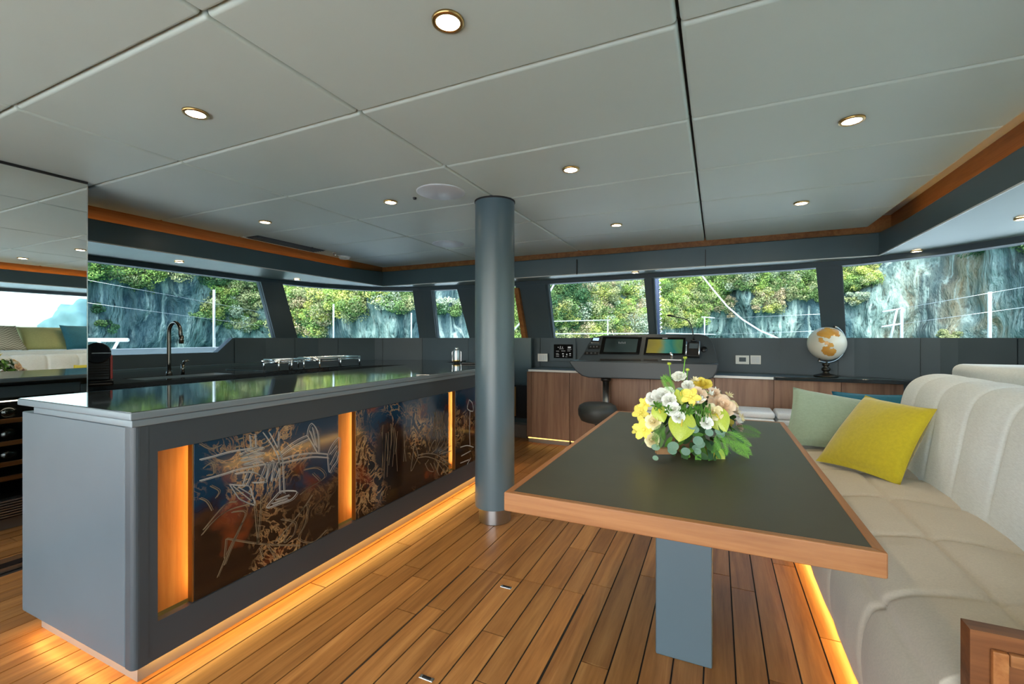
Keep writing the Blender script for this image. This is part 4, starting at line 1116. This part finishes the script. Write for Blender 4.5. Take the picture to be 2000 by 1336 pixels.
ME['heart'] = mk('anthurium', heart_mb(), 'lime_leaf'); ME['heart_y'] = mk('anthurium', heart_mb(), 'yellow_petal'); ME['heart_g'] = mk('broad_leaf', heart_mb(), 'green_leaf')
ME['euca'] = mk('eucalyptus_leaf', disc_mb(1,0.9,0.2), 'euca_leaf'); ME['leaf'] = mk('leaf', disc_mb(0.45,1.2,0.15), 'green_leaf'); ME['dleaf'] = mk('leaf', disc_mb(0.5,1.2,0.15), 'dark_leaf')
ME['fern'] = mk('fern_frond', fern_mb(1), 'fern_leaf'); ME['fern_d'] = mk('fern_frond', fern_mb(2), 'green_leaf')
ME['small'] = mk('small_blossom', tuft_mb(3), 'white_petal'); ME['small_y'] = mk('small_blossom', tuft_mb(4), 'cream_petal'); ME['tuft_g'] = mk('leaf_tuft', tuft_mb(5), 'green_leaf')
def orient(zdir, ydir):
    z = Vector(zdir).normalized(); y = Vector(ydir); y = (y - z*y.dot(z)).normalized(); x = y.cross(z)
    return Matrix((x, y, z)).transposed()
def put(nm, key, p, size, z=None, y=None, sc=(1,1,1)):
    o = bpy.data.objects.new(nm, ME[key]); COL.objects.link(o); o.parent = fl
    z = Vector(z) if z is not None else (Vector(p) - (FC + Vector((0,0,0.05))))
    y = Vector(y) if y is not None else Vector((random.uniform(-1,1), random.uniform(-1,1), random.uniform(-1,1)))
    m = orient(z, y).to_4x4(); m.translation = Vector(p) - FC
    o.matrix_local = m @ Matrix.Diagonal((size*sc[0], size*sc[1], size*sc[2], 1))
    return o
DC = -FC.x*SN + FC.y*CS
def fp(x, y, dd=None):
    px, py = 1180 + x*0.1946, 680 + y*0.1946
    lx = (px-1340)/FPX*DC; lz = EYE+(HORIZ-py)/FPX*DC - 0.86
    if dd is None: dd = -math.sqrt(max(0, 0.19**2 - lx*lx - (lz*1.1)**2))
    p = at(px, py, DC+dd); p.z = max(p.z, 0.758); return p
TOC = Vector((0,0,1.2))
def toc(p, up=0.0): v = (TOC - p).normalized(); v.z += up; return v
UP = Vector((0,0,1))
# roses
for key, x, y, s in (('white0',570,490,0.036),('white1',500,500,0.032),('yellow0',990,350,0.034),('cream0',490,735,0.030),('cream1',480,920,0.028),('peach0',1180,570,0.048),('cream0',1100,640,0.032),('white0',690,610,0.026),
    ('white1',745,690,0.022),('white0',1030,750,0.022),('white1',750,280,0.028),('pink0',1360,785,0.022),('peach1',930,470,0.034),('white0',640,440,0.022),('white1',650,520,0.026),('cream1',1290,560,0.024),('white0',840,370,0.022),('peach0',1100,450,0.026)):
    p = fp(x, y); v = (p-FC-Vector((0,0,0.02))).normalized() + toc(p)*0.7; put('rose', 'rose_'+key, p - v.normalized()*s*0.4, s, v)
for x, y, s in ((370,650,0.030),(400,820,0.036),(870,490,0.030),(330,820,0.02),(410,560,0.024)):
    p = fp(x, y); put('orchid', 'orchid', p, s*1.25, toc(p) + (p-FC).normalized()*0.4, UP + rv*random.uniform(-1,1))
# anthuriums: heart-shaped spathes with a spadix
for x, y, s, yd in ((790,700,0.066,(-0.15,0,-1)),(765,440,0.036,(0.1,0,-1)),(1110,1040,0.056,(-0.25,0.0,-1)),(1110,650,0.058,(0.55,0,-1)),(540,610,0.040,(0.4,0,-1))):
    p = fp(x, y); z_ = toc(p, 0.25); y_ = rv*yd[0] + UP*yd[2]
    o = put('anthurium', 'heart', p, s, z_, y_); 
    m = orient(z_, y_); q_ = p + m @ Vector((0, 0.15*s, 0.02)); r_ = p + m @ Vector((0, 0.55*s, 0.022))
    MB().tube([q_, (q_+r_)/2, r_], 0.0025, 6).build('spadix', 'spadix', fl, smooth=True)
p = fp(1130, 1060); put('broad_leaf', 'heart_g', p, 0.034, toc(p,0.5), rv+UP*0.2)
# eucalyptus
for x, y, s in ((500,1050,0.030),(490,1150,0.022),(745,1040,0.044),(650,1080,0.034),(820,1000,0.032),(870,740,0.034),(900,790,0.026),(900,900,0.038),(960,930,0.03),(960,1010,0.026),(740,400,0.032),(700,420,0.026),(780,430,0.024),(1130,790,0.04),(1170,830,0.03),(960,1060,0.02),(830,790,0.024),(1230,640,0.036),(930,1060,0.03),(1080,820,0.03)):
    p = fp(x, y, None if y < 980 else -0.17); zlow = p.z < 0.80; put('eucalyptus_leaf', 'euca', p + (UP*0.008 if zlow else UP*0), s, (UP*0.8+toc(p)*0.9 if zlow else toc(p, 0.3)+Vector((random.uniform(-.4,.4),random.uniform(-.4,.4),0))), (rv*random.uniform(-1,1)+UP*0.4 if zlow else -UP + rv*random.uniform(-1,1)))
# ferns
for x, y, s, dx, dz, k in ((1180,850,0.10,0.7,-0.5,'fern'),(1230,880,0.10,0.8,-0.9,'fern'),(1130,860,0.08,0.3,-0.9,'fern'),(1280,900,0.085,0.6,-1.0,'fern'),(600,760,0.07,-0.5,-0.9,'fern_d'),(570,800,0.07,-0.1,-1,'fern_d'),(660,420,0.06,-0.3,1,'fern_d'),(700,440,0.07,-0.5,0.8,'fern'),(1300,800,0.09,0.9,-0.4,'fern_d'),(1320,900,0.07,0.5,-0.9,'fern_d')):
    p = fp(x, y); put('fern_frond', k, p, s, toc(p, 0.3), rv*dx + UP*dz)
# small blossoms
for x, y, k in ((910,330,'small_y'),(1070,470,'small'),(1120,440,'small'),(1330,640,'small_y'),(1370,700,'small_y'),(1250,480,'small_y'),(960,520,'small'),(650,330,'tuft_g'),(560,600,'tuft_g'),(850,640,'tuft_g'),(920,620,'tuft_g'),(1010,640,'tuft_g'),(780,620,'tuft_g'),(1000,470,'tuft_g'),(520,580,'tuft_g'),(640,620,'tuft_g'),(1340,740,'small')):
    p = fp(x, y); put('small_blossom' if 'small' in k else 'leaf_tuft', k, p, 0.022)
# budded stems standing above
for pts in (((675,420),(665,280),(652,165)),((790,330),(800,200),(812,105)),((828,340),(832,280),(836,225))):
    P = [fp(x, y, 0.0) for x, y in pts]; MB().tube(P, 0.0022, 6).build('stem', 'fern_leaf', fl, smooth=True)
    MB().lathe([(0,-0.002),(0.006,-0.001),(0.0085,0.004),(0.006,0.008),(0,0.009)], P[-1], 10).build('bud', 'lime_leaf', fl, smooth=True)
for k in range(14):
    x = 780 + k*22; P = [fp(x+random.uniform(-20,20), 740), fp(x, 640), fp(x+random.uniform(-30,30), 560)]
    MB().tube(P, 0.0016, 5).build('stem', 'green_leaf', fl, smooth=True)
# leafy body and far side
rg = random.Random(21)
for k in range(150):
    a = rg.uniform(0, 6.283); rr_ = rg.uniform(0.02, 0.165); zz_ = rg.uniform(0.03, 0.24)
    rr_ *= math.sqrt(max(0.1, 1 - ((zz_-0.09)/0.22)**2))
    p = FC + Vector((math.cos(a)*rr_, math.sin(a)*rr_*0.95, zz_)); o_ = Vector((math.cos(a), math.sin(a), 0.5))
    put('leaf', 'leaf' if rg.random() < 0.45 else 'dleaf', p, rg.uniform(0.03, 0.055), o_ + Vector((rg.uniform(-.6,.6),rg.uniform(-.6,.6),rg.uniform(-.4,.8))), Vector((math.cos(a),math.sin(a),rg.uniform(-.8,.6))))
for k in range(18):
    a = rg.uniform(-2.6, -0.4); p = FC + Vector((math.cos(a)*0.105, math.sin(a)*0.10, rg.uniform(0.015,0.06)))
    put('leaf', rg.choice(['leaf','dleaf']), p, rg.uniform(0.04,0.055), Vector((math.cos(a),math.sin(a),0.5)), Vector((rg.uniform(-1,1),rg.uniform(-.4,.4),-0.4)))
for k in range(22):
    a = rg.uniform(0.25, 2.9); e_ = rg.uniform(0.1, 1.2)
    p = FC + Vector((math.cos(a)*math.cos(e_)*0.18, math.sin(a)*math.cos(e_)*0.17, 0.08+math.sin(e_)*0.15))
    put('rose', 'rose_'+rg.choice(['white0','peach0','cream1','pink1','yellow0','white1']), p, rg.uniform(0.024,0.036))
bk = MB().prism([(math.cos(a)*0.085+FC.x, math.sin(a)*0.065+FC.y+0.02) for a in [2*math.pi*k/20 for k in range(20)]], 0.751, 0.79); bk.build('basket', 'basket', fl, bev=0.004)
p = at(1180+590*0.1946, 680+1030*0.1946, DC-0.12); MB().obox(p, rv*0.026, fw*0.012, UP*0.011).build('basket_handle', 'basket', fl, bev=0.002)

# ================================================================== CEILING FITTINGS
def downlight(x, y, z, r, watt, lab, grp):
    d = thing('downlight', (x,y,z), lab, 'ceiling light', grp)
    MB().lathe([(r*0.74,-0.004),(r*0.76,-0.008),(r,-0.008),(r*1.02,0.001)], (x,y,z), 32).build('trim_ring', 'brass', d, smooth=True)
    MB().lathe([(0,-0.006),(r*0.76,-0.006),(r*0.76,0.001),(0,0.001)], (x,y,z), 28).build('lamp', 'lamp_glow', d)
    L = bpy.data.lights.new('downlight_beam', 'SPOT'); L.energy = watt; L.color = (1.0, 0.80, 0.55); L.spot_size = math.radians(125); L.spot_blend = 0.8; L.shadow_soft_size = r*0.7
    lo = bpy.data.objects.new('downlight_beam', L); COL.objects.link(lo); lo.parent = d; lo.location = (0,0,-0.016)
CW = 8.0
dls = [(-0.693,1.072,'downlight nearest the viewer, large at the top centre'),(-1.892,1.089,'downlight over the near end of the island at the upper left'),(0.506,2.256,'downlight over the sofa on the right of the ceiling'),
 (-0.707,2.287,'downlight just right of the column, over the table'),(-1.959,2.339,'downlight left of the big ceiling speaker'),(-3.178,2.335,'downlight farthest left on the main ceiling over the galley'),
 (0.511,3.499,'far downlight toward the right front corner of the ceiling'),(-0.726,3.566,'far downlight right of the column near the front header')]
for x, y, lab in dls: downlight(x, y, CEIL, 0.045, CW, lab, 'main ceiling downlights')
for px, py, lab in ((350,510,'soffit light above the tap'),(580,545,'soffit light above the corner window pillar'),(1790,489,'soffit light over the right front window'),(1998,425,'soffit light at the right edge over the sofa'),(1248,537,'small light above the helm window mullion'),(722,562,'soffit light near the left front corner')):
    p = onZ(px, py, 1.871)
    p.x = max(-4.5, min(p.x, 1.75)); p.y = min(p.y, 4.64)
    downlight(p.x, p.y, 1.868, 0.036, 5.0, lab, 'soffit downlights')
def speaker(px, py, lab):
    p = onZ(px, py, CEIL); s = thing('ceiling_speaker', p, lab, 'speaker', 'ceiling speakers')
    MB().lathe([(0,-0.006),(0.135,-0.006),(0.142,-0.004),(0.147,0.004)], p, 48).build('grille', 'speaker_white', s, smooth=True)
    MB().lathe([(0.142,-0.0065),(0.149,-0.003),(0.149,0.004)], p, 48).build('rim', 'white_paint', s, smooth=True)
speaker(861, 375, 'large round white ceiling speaker left of the column'); speaker(875, 476, 'farther round white ceiling speaker beyond the column')
p = onZ(810, 386, CEIL); o = MB().lathe([(0,-0.012),(0.010,-0.012),(0.013,0.002)], p, 16).build('ceiling_sensor', 'black', None, smooth=True, org=p); tag(o, 'tiny black sensor beside the large ceiling speaker', 'sensor')
p = onZ(672, 501, CEIL); s = thing('smoke_detector', p, 'small white smoke detector near the left front corner', 'smoke detector')
MB().lathe([(0,-0.035),(0.045,-0.03),(0.06,-0.018),(0.062,0.002)], p, 28).build('dome', 'white_plastic', s, smooth=True); MB().lathe([(0.063,-0.008),(0.07,-0.006),(0.07,0.002)], p, 28).build('base', 'white_paint', s, smooth=True)
p = onZ(652, 493, CEIL); s = thing('ceiling_bracket', p, 'small chrome bracket on the ceiling next to the smoke detector', 'bracket')
MB().tube([p, p+Vector((0,0,-0.03)), p+Vector((0.03,0,-0.03))], 0.006).build('arm', 'chrome', s, smooth=True); MB().cyl(p, p+Vector((0,0,-0.006)), 0.018).build('flange', 'chrome', s)
v = thing('ceiling_vent', (-3.74, 2.95, CEIL), 'dark slotted air vent along the left edge of the ceiling', 'vent')
box('recess', 'black', v, -3.82, -3.66, 2.62, 3.36, CEIL-0.003, CEIL+0.003)
for k in range(5): box('slat', 'grey_dark', v, -3.81+k*0.032, -3.80+k*0.032, 2.63, 3.35, CEIL-0.010, CEIL-0.002)
box('frame_strip', 'white_plastic', v, -3.835, -3.822, 2.60, 3.38, CEIL-0.006, CEIL+0.002)

# ================================================================== OUTSIDE: deck, rails, rigging
deck = MB().box(-7.2,-5.02,-5,8,0.86,0.95).box(2.5,4.9,-5,8,0.86,0.95).box(-5.02,2.5,5.35,11,0.86,0.95).box(-7.2,-5.02,8,11,0.86,0.95).box(2.5,4.9,8,11,0.86,0.95)
struct(deck.build('ground_deck', 'deck_white'), 'white side deck outside the windows').name = 'deck'
co = struct(box('trim_6', 'deck_white', None, -5.75, -5.6, -3, 6, 0.95, 1.085), 'white coaming along the port side deck')
def pole(p0, p1, r, lab, name='stanchion', cat='pole', grp=None, mat='deck_metal'):
    o = MB().cyl(p0, p1, r, n=10).build(name, mat, None, smooth=True, org=p0); return tag(o, lab, cat, grp)
def stanchion(px, ytop, d, lab, r=0.018):
    a = at(px, ytop, d); return pole((a.x,a.y,0.95), a, r, lab, grp='deck stanchions')
stanchion(418, 566, 6.2, 'white stanchion outside the galley window beyond the tap', 0.017)
stanchion(651.5, 594, 8.2, 'left white stanchion outside the corner window', 0.016)
stanchion(803.5, 611, 8.8, 'right white stanchion outside the corner window', 0.013)
stanchion(1933, 570, 5.6, 'white stanchion outside the right window above the sofa', 0.02)
def frame(name, base, lab, bars):
    g_ = thing(name, base, lab, 'rail')
    for nm, p0, p1, r in bars: MB().cyl(p0, p1, r, n=10).build(nm, 'deck_metal', g_, smooth=True)
def foot(px, ytop, d): a = at(px, ytop, d); return Vector((a.x, a.y, 0.95)), a
p0, p1 = foot(1761, 600, 6.0)
frame('rail_gate', p0, 'white tubular gate with a slanted brace outside the right window', [('post', p0, p1, 0.018), ('brace', at(1739,664,6.0), at(1752,603,6.0), 0.014),
    ('crossbar', at(1724,609,6.0), at(1763,602,6.0), 0.011), ('crossbar', at(1722,638,6.0), at(1763,632,6.0), 0.011)])
p0, p1 = foot(1187, 625, 9.0)
frame('bow_rail', p0, 'white two-bar bow rail outside the front window left of the mullion', [('post', p0, p1, 0.012), ('rail', at(1060,628,9.0), at(1192,625,9.0), 0.009), ('rail', at(1060,652,9.0), at(1290,651,9.0), 0.009)])
p0, p1 = foot(1376, 619, 9.0)
frame('bow_rail', p0, 'white bow rail outside the front window behind the microphone', [('post', p0, p1, 0.013), ('rail', at(1370,619,9.0), at(1396,621,9.0), 0.010), ('rail', at(1300,651,9.0), at(1398,653,9.0), 0.009)])
# lifelines
def wire(p0, p1, lab, r=0.005): return pole(p0, p1, r, lab, 'lifeline', 'wire', 'lifeline wires', 'steel')
wire(at(160,545,5.0), at(540,615,7.4), 'upper lifeline wire outside the galley window', 0.0018)
wire(at(160,590,5.0), at(540,640,7.4), 'lower lifeline wire outside the galley window', 0.0018)
wire(at(1396,622,9.0), at(1640,612,7.0), 'thin wire outside the front window right of the rope', 0.003)
wire(at(1396,653,9.0), at(1640,645,7.0), 'lower thin wire outside the front window above the sill', 0.003)
wire(at(1763,602,6.0), at(2060,550,5.2), 'upper lifeline wire outside the right window', 0.0025)
wire(at(1763,632,6.0), at(2060,592,5.2), 'lower lifeline wire outside the right window', 0.0025)
b2 = MB().box(-6.2,-5.9,2.6,2.62,1.0,1.0)
tb = thing('deck_table', at(207,690,5.2), 'white tubular rail frame on the side deck outside the galley window', 'rail')
MB().cyl(at(165,664,5.2), at(250,664,5.2), 0.022, n=10).build('top_bar', 'white_paint', tb, smooth=True)
for x0, x1 in ((192,202),(232,222)): MB().cyl(at(x0,664,5.2), at(x1,682,5.2), 0.016, n=8).build('leg', 'white_paint', tb, smooth=True)
# furled sail spar with spiral rope
sp = thing('furled_sail', at(1279,655,6.4), 'navy covered spar with white spiral rope outside the front mullion', 'spar')
s_a, s_b = at(1286,690,6.4), at(1281,500,6.4)
MB().cyl(s_a, s_b, 0.034, n=14).build('cover', 'navy', sp, smooth=True)
dv = s_b - s_a
hel = []
for k in range(200):
    f = k/199; a = f*2*math.pi*22; x_ = dv.orthogonal().normalized(); y_ = dv.normalized().cross(x_); hel.append(s_a + dv*f + rv*0.035 + (x_*math.cos(a)+y_*math.sin(a))*0.022)
MB().tube(hel, 0.007, 5).build('spiral_rope', 'rope', sp, smooth=True)
stay = pole(at(1270,700,6.2), at(1266,480,6.2), 0.008, 'thin steel stay beside the navy spar', 'forestay', 'wire', None, 'steel')
rp = [at(x, y, d) for x, y, d in ((1362,524,7.5),(1371,538,7.5),(1393,566,7.3),(1420,598,7.1),(1450,624,6.9),(1485,646,6.7),(1525,663,6.5),(1570,676,6.4))]
o = MB().tube(rp, 0.011, 8).build('mooring_rope', 'rope', None, smooth=True); tag(o, 'white rope hanging in a curve outside the front window', 'rope')
o = pole(at(1058,600,8.0), at(1085,550,8.0), 0.016, 'white diagonal strut at the left edge of the front window', 'diagonal_strut'); 
pole(at(1000,648,8.4), at(1026,620,8.4), 0.016, 'white diagonal strut seen through the door glass', 'diagonal_strut')

# ================================================================== OUTSIDE: sea, cliff, vegetation, islet
n = NT('sea_water'); v_ = n.pos((0.4,0.4,1)); h_ = n.noise(v_, 1.2, 4); n.bsdf(srgb(52,104,104), 0.12, 0, 0.5, h_, 0.5, 0.3)
sea = struct(MB().add([(-900,-900,-1.0),(900,-900,-1.0),(900,900,-1.0),(-900,900,-1.0)], [(0,1,2,3)]).build('sea', 'sea_water'), 'calm green sea')

n = NT('limestone'); v = n.pos((1,1,1)); vv = n.pos((0.55,0.55,0.12))
a = n.noise(vv, 1.5, 6, 0.6, 0.5); a2 = n.noise(n.pos((1.4,1.4,0.22)), 2.2, 5, 0.62, 0.3); a3 = n.noise(v, 0.13, 3); a4 = n.noise(n.pos((1,1,0.35)), 4.0, 4, 0.6)
c = n.ramp(a, [(0.30, srgb(34,48,50)), (0.44, srgb(68,92,92)), (0.56, srgb(96,118,116)), (0.72, srgb(138,156,152))])
c = n.mix(n.ramp(a2, [(0.42, (0,0,0,1)), (0.66, (0.75,0.75,0.75,1))]), c, srgb(134,152,148))
dk = n.ramp(a4, [(0.34, (1,1,1,1)), (0.48, (0,0,0,1))]); c = n.mix(dk, c, srgb(34,48,50))  # shade of rock hollows painted in where the bump sinks
sx = n.n('SeparateXYZ'); n.l(v, sx.inputs[0])
xr = n.n('MapRange'); xr.inputs[1].default_value = 8.0; xr.inputs[2].default_value = 18.0; n.l(sx.outputs['X'], xr.inputs[0])
oc = n.ramp(n.noise(n.pos((0.5,0.5,0.16)), 0.9, 4, 0.6, 0.4), [(0.48, (0,0,0,1)), (0.64, (1,1,1,1))])
pale = n.mix(xr.outputs[0], c, n.mix(0.55, c, srgb(150,152,136))); mo = n.n('Math', operation='MULTIPLY'); n.l(oc, mo.inputs[0]); n.l(xr.outputs[0], mo.inputs[1])
c = n.mix(mo.outputs[0], pale, srgb(150,120,82))
bw = n.noise(n.pos((0.28,0.28,0.05)), 1.0, 3, 0.5, 0.3); c = n.mix(n.ramp(bw, [(0.40, (0.7,0.7,0.7,1)), (0.52, (0,0,0,1))]), c, srgb(52,74,84)); st3 = n.noise(n.pos((2.6,2.6,0.10)), 1.0, 4, 0.6); c = n.mix(n.ramp(st3, [(0.52, (0,0,0,1)), (0.66, (0.7,0.7,0.7,1))]), c, srgb(168,182,176)); n.bsdf(c, 0.9, 0, 0.1, a4, 1.0, 0.28)  # blue-dark patches paint in the shade of overhangs; pale streaks are rock

def cliff_r(a):      # distance of the cliff at azimuth a (radians from +Y toward +X)
    return 30 + 5*math.sin(a*2.1+0.6) + 3*math.sin(a*5.3+1.0)
A0, A1 = math.radians(-112), math.radians(63.5)
NA, NZ = 620, 74
vs_ = []
for j in range(NZ+1):
    z = -1.5 + 24*j/NZ
    for i in range(NA+1):
        a = A0 + (A1-A0)*i/NA; r = cliff_r(a)
        x, y = math.sin(a)*r, math.cos(a)*r
        q = Vector((x*0.16, y*0.16, z*0.10)); q2 = Vector((x*0.7, y*0.7, z*0.16)); q3 = Vector((x*1.7, y*1.7, z*0.9))
        d_ = 3.2*noise.noise(q) + 1.1*noise.noise(q2) + 0.5*noise.noise(q3)
        und = 1.2*math.exp(-((z+0.6)/1.0)**2)          # wave-cut notch at the waterline
        r2 = r + d_ + und + 0.16*max(0, z-4)
        vs_.append((math.sin(a)*r2, math.cos(a)*r2, z))
mb = MB(); mb.add(vs_, [(j*(NA+1)+i, j*(NA+1)+i+1, (j+1)*(NA+1)+i+1, (j+1)*(NA+1)+i) for j in range(NZ) for i in range(NA)])
cl = mb.build('limestone_cliff', 'limestone', None, smooth=True); tag(cl, 'grey-green limestone cliff rising beyond the windows', 'cliff')

# vegetation: leaf quads in clumps clinging to the cliff, far too many to count
n = NT('foliage'); at_ = n.n('Attribute'); at_.attribute_name = 'leaf_colour'
d1 = n.n('BsdfDiffuse'); n.l(at_.outputs['Color'], d1.inputs[0]); t1 = n.n('BsdfTranslucent'); n.l(at_.outputs['Color'], t1.inputs[0])
mx = n.n('MixShader'); mx.inputs[0].default_value = 0.35; n.l(d1.outputs[0], mx.inputs[1]); n.l(t1.outputs[0], mx.inputs[2]); n.l(mx.outputs[0], n.out.inputs[0])
rs = np.random.RandomState(4)
PAL = {'g': srgb(122,146,94), 'd': srgb(76,108,76), 'y': srgb(202,202,120), 'o': srgb(172,174,130), 'p': srgb(200,180,150), 'l': srgb(164,188,106), 's': srgb(182,190,168)}  # leaf colours, paled and greyed to put haze into them
regs = [  # px0, px1, py0, py1, count, size range (m), palette
 (150,300,500,535,26,(0.45,0.9),'gdlol'),(300,400,505,530,10,(0.4,0.8),'dos'),(385,450,550,615,22,(0.45,0.8),'lgygo'),(440,515,560,640,34,(0.4,0.8),'gloos'),(240,300,535,560,9,(0.4,0.7),'yog'),
 (410,520,520,560,22,(0.4,0.8),'gdos'),(190,215,600,640,3,(0.3,0.5),'gd'),
 (545,640,562,650,70,(0.5,1.0),'goldgyop'),(620,700,560,610,44,(0.5,1.0),'gloy'),(700,760,560,580,12,(0.5,0.8),'gyl'),(740,815,570,600,20,(0.4,0.8),'gos'),(560,640,625,655,14,(0.4,0.7),'go'),
 (835,915,590,612,16,(0.4,0.7),'gds'),(940,1030,560,670,60,(0.5,1.0),'glo'),
 (1055,1130,545,590,40,(0.6,1.1),'ddgg'),(1055,1180,590,670,80,(0.5,1.1),'lgdyo'),(1130,1270,540,670,150,(0.5,1.1),'oylpgss'),(1185,1235,625,655,12,(0.5,0.8),'yy'),
 (1280,1365,540,630,100,(0.5,1.0),'lgyo'),(1350,1420,535,600,50,(0.5,0.9),'glop'),(1400,1610,520,562,100,(0.45,0.9),'gosgl'),(1470,1525,560,608,30,(0.4,0.7),'yop'),(1540,1605,560,585,14,(0.4,0.7),'go'),(1370,1430,585,615,10,(0.35,0.6),'po'),
 (1635,1705,512,565,50,(0.4,0.8),'lyog'),(1645,1690,575,592,8,(0.3,0.5),'os'),(1900,2050,440,480,16,(0.6,1.0),'gd'),(1838,1866,645,662,5,(0.25,0.4),'os'),
 (-60,150,470,560,50,(0.5,1.0),'gdo'),(1730,2000,380,440,50,(0.6,1.1),'gdl')]
V_, C_ = [], []
for (x0,x1,y0,y1,cnt,(s0_,s1_),pal) in regs:
    for k in range(cnt):
        px = rs.uniform(x0,x1); py = rs.uniform(y0,y1)
        u = (px-1000)/FPX; dx, dy = plan(1,u); az = math.atan2(dx,dy); hor = math.hypot(dx,dy); el = (HORIZ-py)/FPX/hor
        R_ = cliff_r(az); z = EYE + el*R_
        q = Vector((dx/hor*R_*0.16, dy/hor*R_*0.16, z*0.10)); q2 = Vector((dx/hor*R_*0.7, dy/hor*R_*0.7, z*0.16))
        R_ = R_ + 3.2*noise.noise(q) + 1.1*noise.noise(q2) + 0.16*max(0,z-4) - 0.2
        z = EYE + el*R_; c0_ = np.array((dx/hor*R_, dy/hor*R_, z)); s = rs.uniform(s0_,s1_)
        col = np.array(PAL[pal[rs.randint(len(pal))]][:3])*rs.uniform(0.8,1.15)
        m = int(1250*s)
        nl = 9; lc = rs.normal(size=(nl,3)); lc /= np.linalg.norm(lc,axis=1)[:,None]; lc = lc*rs.uniform(0.35,0.75,size=(nl,1))*np.array((1,1,0.75)); lr = rs.uniform(0.26,0.46,size=(nl,1))
        lk = rs.uniform(0.82,1.18,size=(nl,1)); ii = rs.randint(nl,size=m)
        dirs = rs.normal(size=(m,3)); dirs /= np.linalg.norm(dirs,axis=1)[:,None]
        cen = c0_ + s*(lc[ii] + dirs*lr[ii]*rs.uniform(0.75,1.05,size=(m,1))*np.array((1,1,0.8)))
        t1_ = rs.normal(size=(m,3)); t1_ /= np.linalg.norm(t1_,axis=1)[:,None]; nn_ = dirs + rs.normal(size=(m,3))*0.5
        t2_ = np.cross(nn_, t1_); t2_ /= np.linalg.norm(t2_,axis=1)[:,None]
        ls = rs.uniform(0.028,0.058,size=(m,1))
        V_.append(np.stack([cen-t1_*ls, cen+t2_*ls*0.7, cen+t1_*ls, cen-t2_*ls*0.7],axis=1).reshape(-1,3))
        cc = col[None,:]*lk[ii]*rs.uniform(0.82,1.18,size=(m,1)); C_.append(np.repeat(cc,4,axis=0))
Vv = np.concatenate(V_).astype(np.float32); Cc = np.concatenate(C_); nq = len(Vv)//4
me = bpy.data.meshes.new('cliff_foliage'); me.vertices.add(len(Vv)); me.vertices.foreach_set('co', Vv.ravel())
me.loops.add(nq*4); me.loops.foreach_set('vertex_index', np.arange(nq*4, dtype=np.int32)); me.polygons.add(nq)
me.polygons.foreach_set('loop_start', np.arange(0,nq*4,4,dtype=np.int32)); me.polygons.foreach_set('loop_total', np.full(nq,4,dtype=np.int32))
me.update(); me.validate()
ca = me.color_attributes.new('leaf_colour', 'FLOAT_COLOR', 'POINT'); ca.data.foreach_set('color', np.concatenate([np.clip(Cc,0,1), np.ones((len(Cc),1))],axis=1).astype(np.float32).ravel())
me.materials.append(M['foliage']); fo = bpy.data.objects.new('cliff_foliage', me); COL.objects.link(fo)
tag(fo, 'dense green and yellowish bushes clinging to the limestone cliff', 'foliage', None, 'stuff')
# distant islet, seen only in the mirror
plain('far_rock', srgb(84,112,114), 0.9, 0, 0.1, 0.3, 0.2)
def islet(u, v):
    a = 2*math.pi*u; r = (1-v)*14; h_ = 15.0*(1-(1-v)**2.2)
    p = Vector((r*math.cos(a), r*math.sin(a), h_-1.5)); k = noise.noise(Vector((p.x*0.3,p.y*0.3,p.z*0.3)))
    return Vector((178+p.x*(1+0.25*k), 74+p.y*(1+0.25*k), p.z*(1+0.15*k)))
o = MB().grid(islet, 40, 14).build('distant_islet', 'far_rock', None, smooth=True); tag(o, 'hazy rocky islet seen in the mirror reflection', 'island')
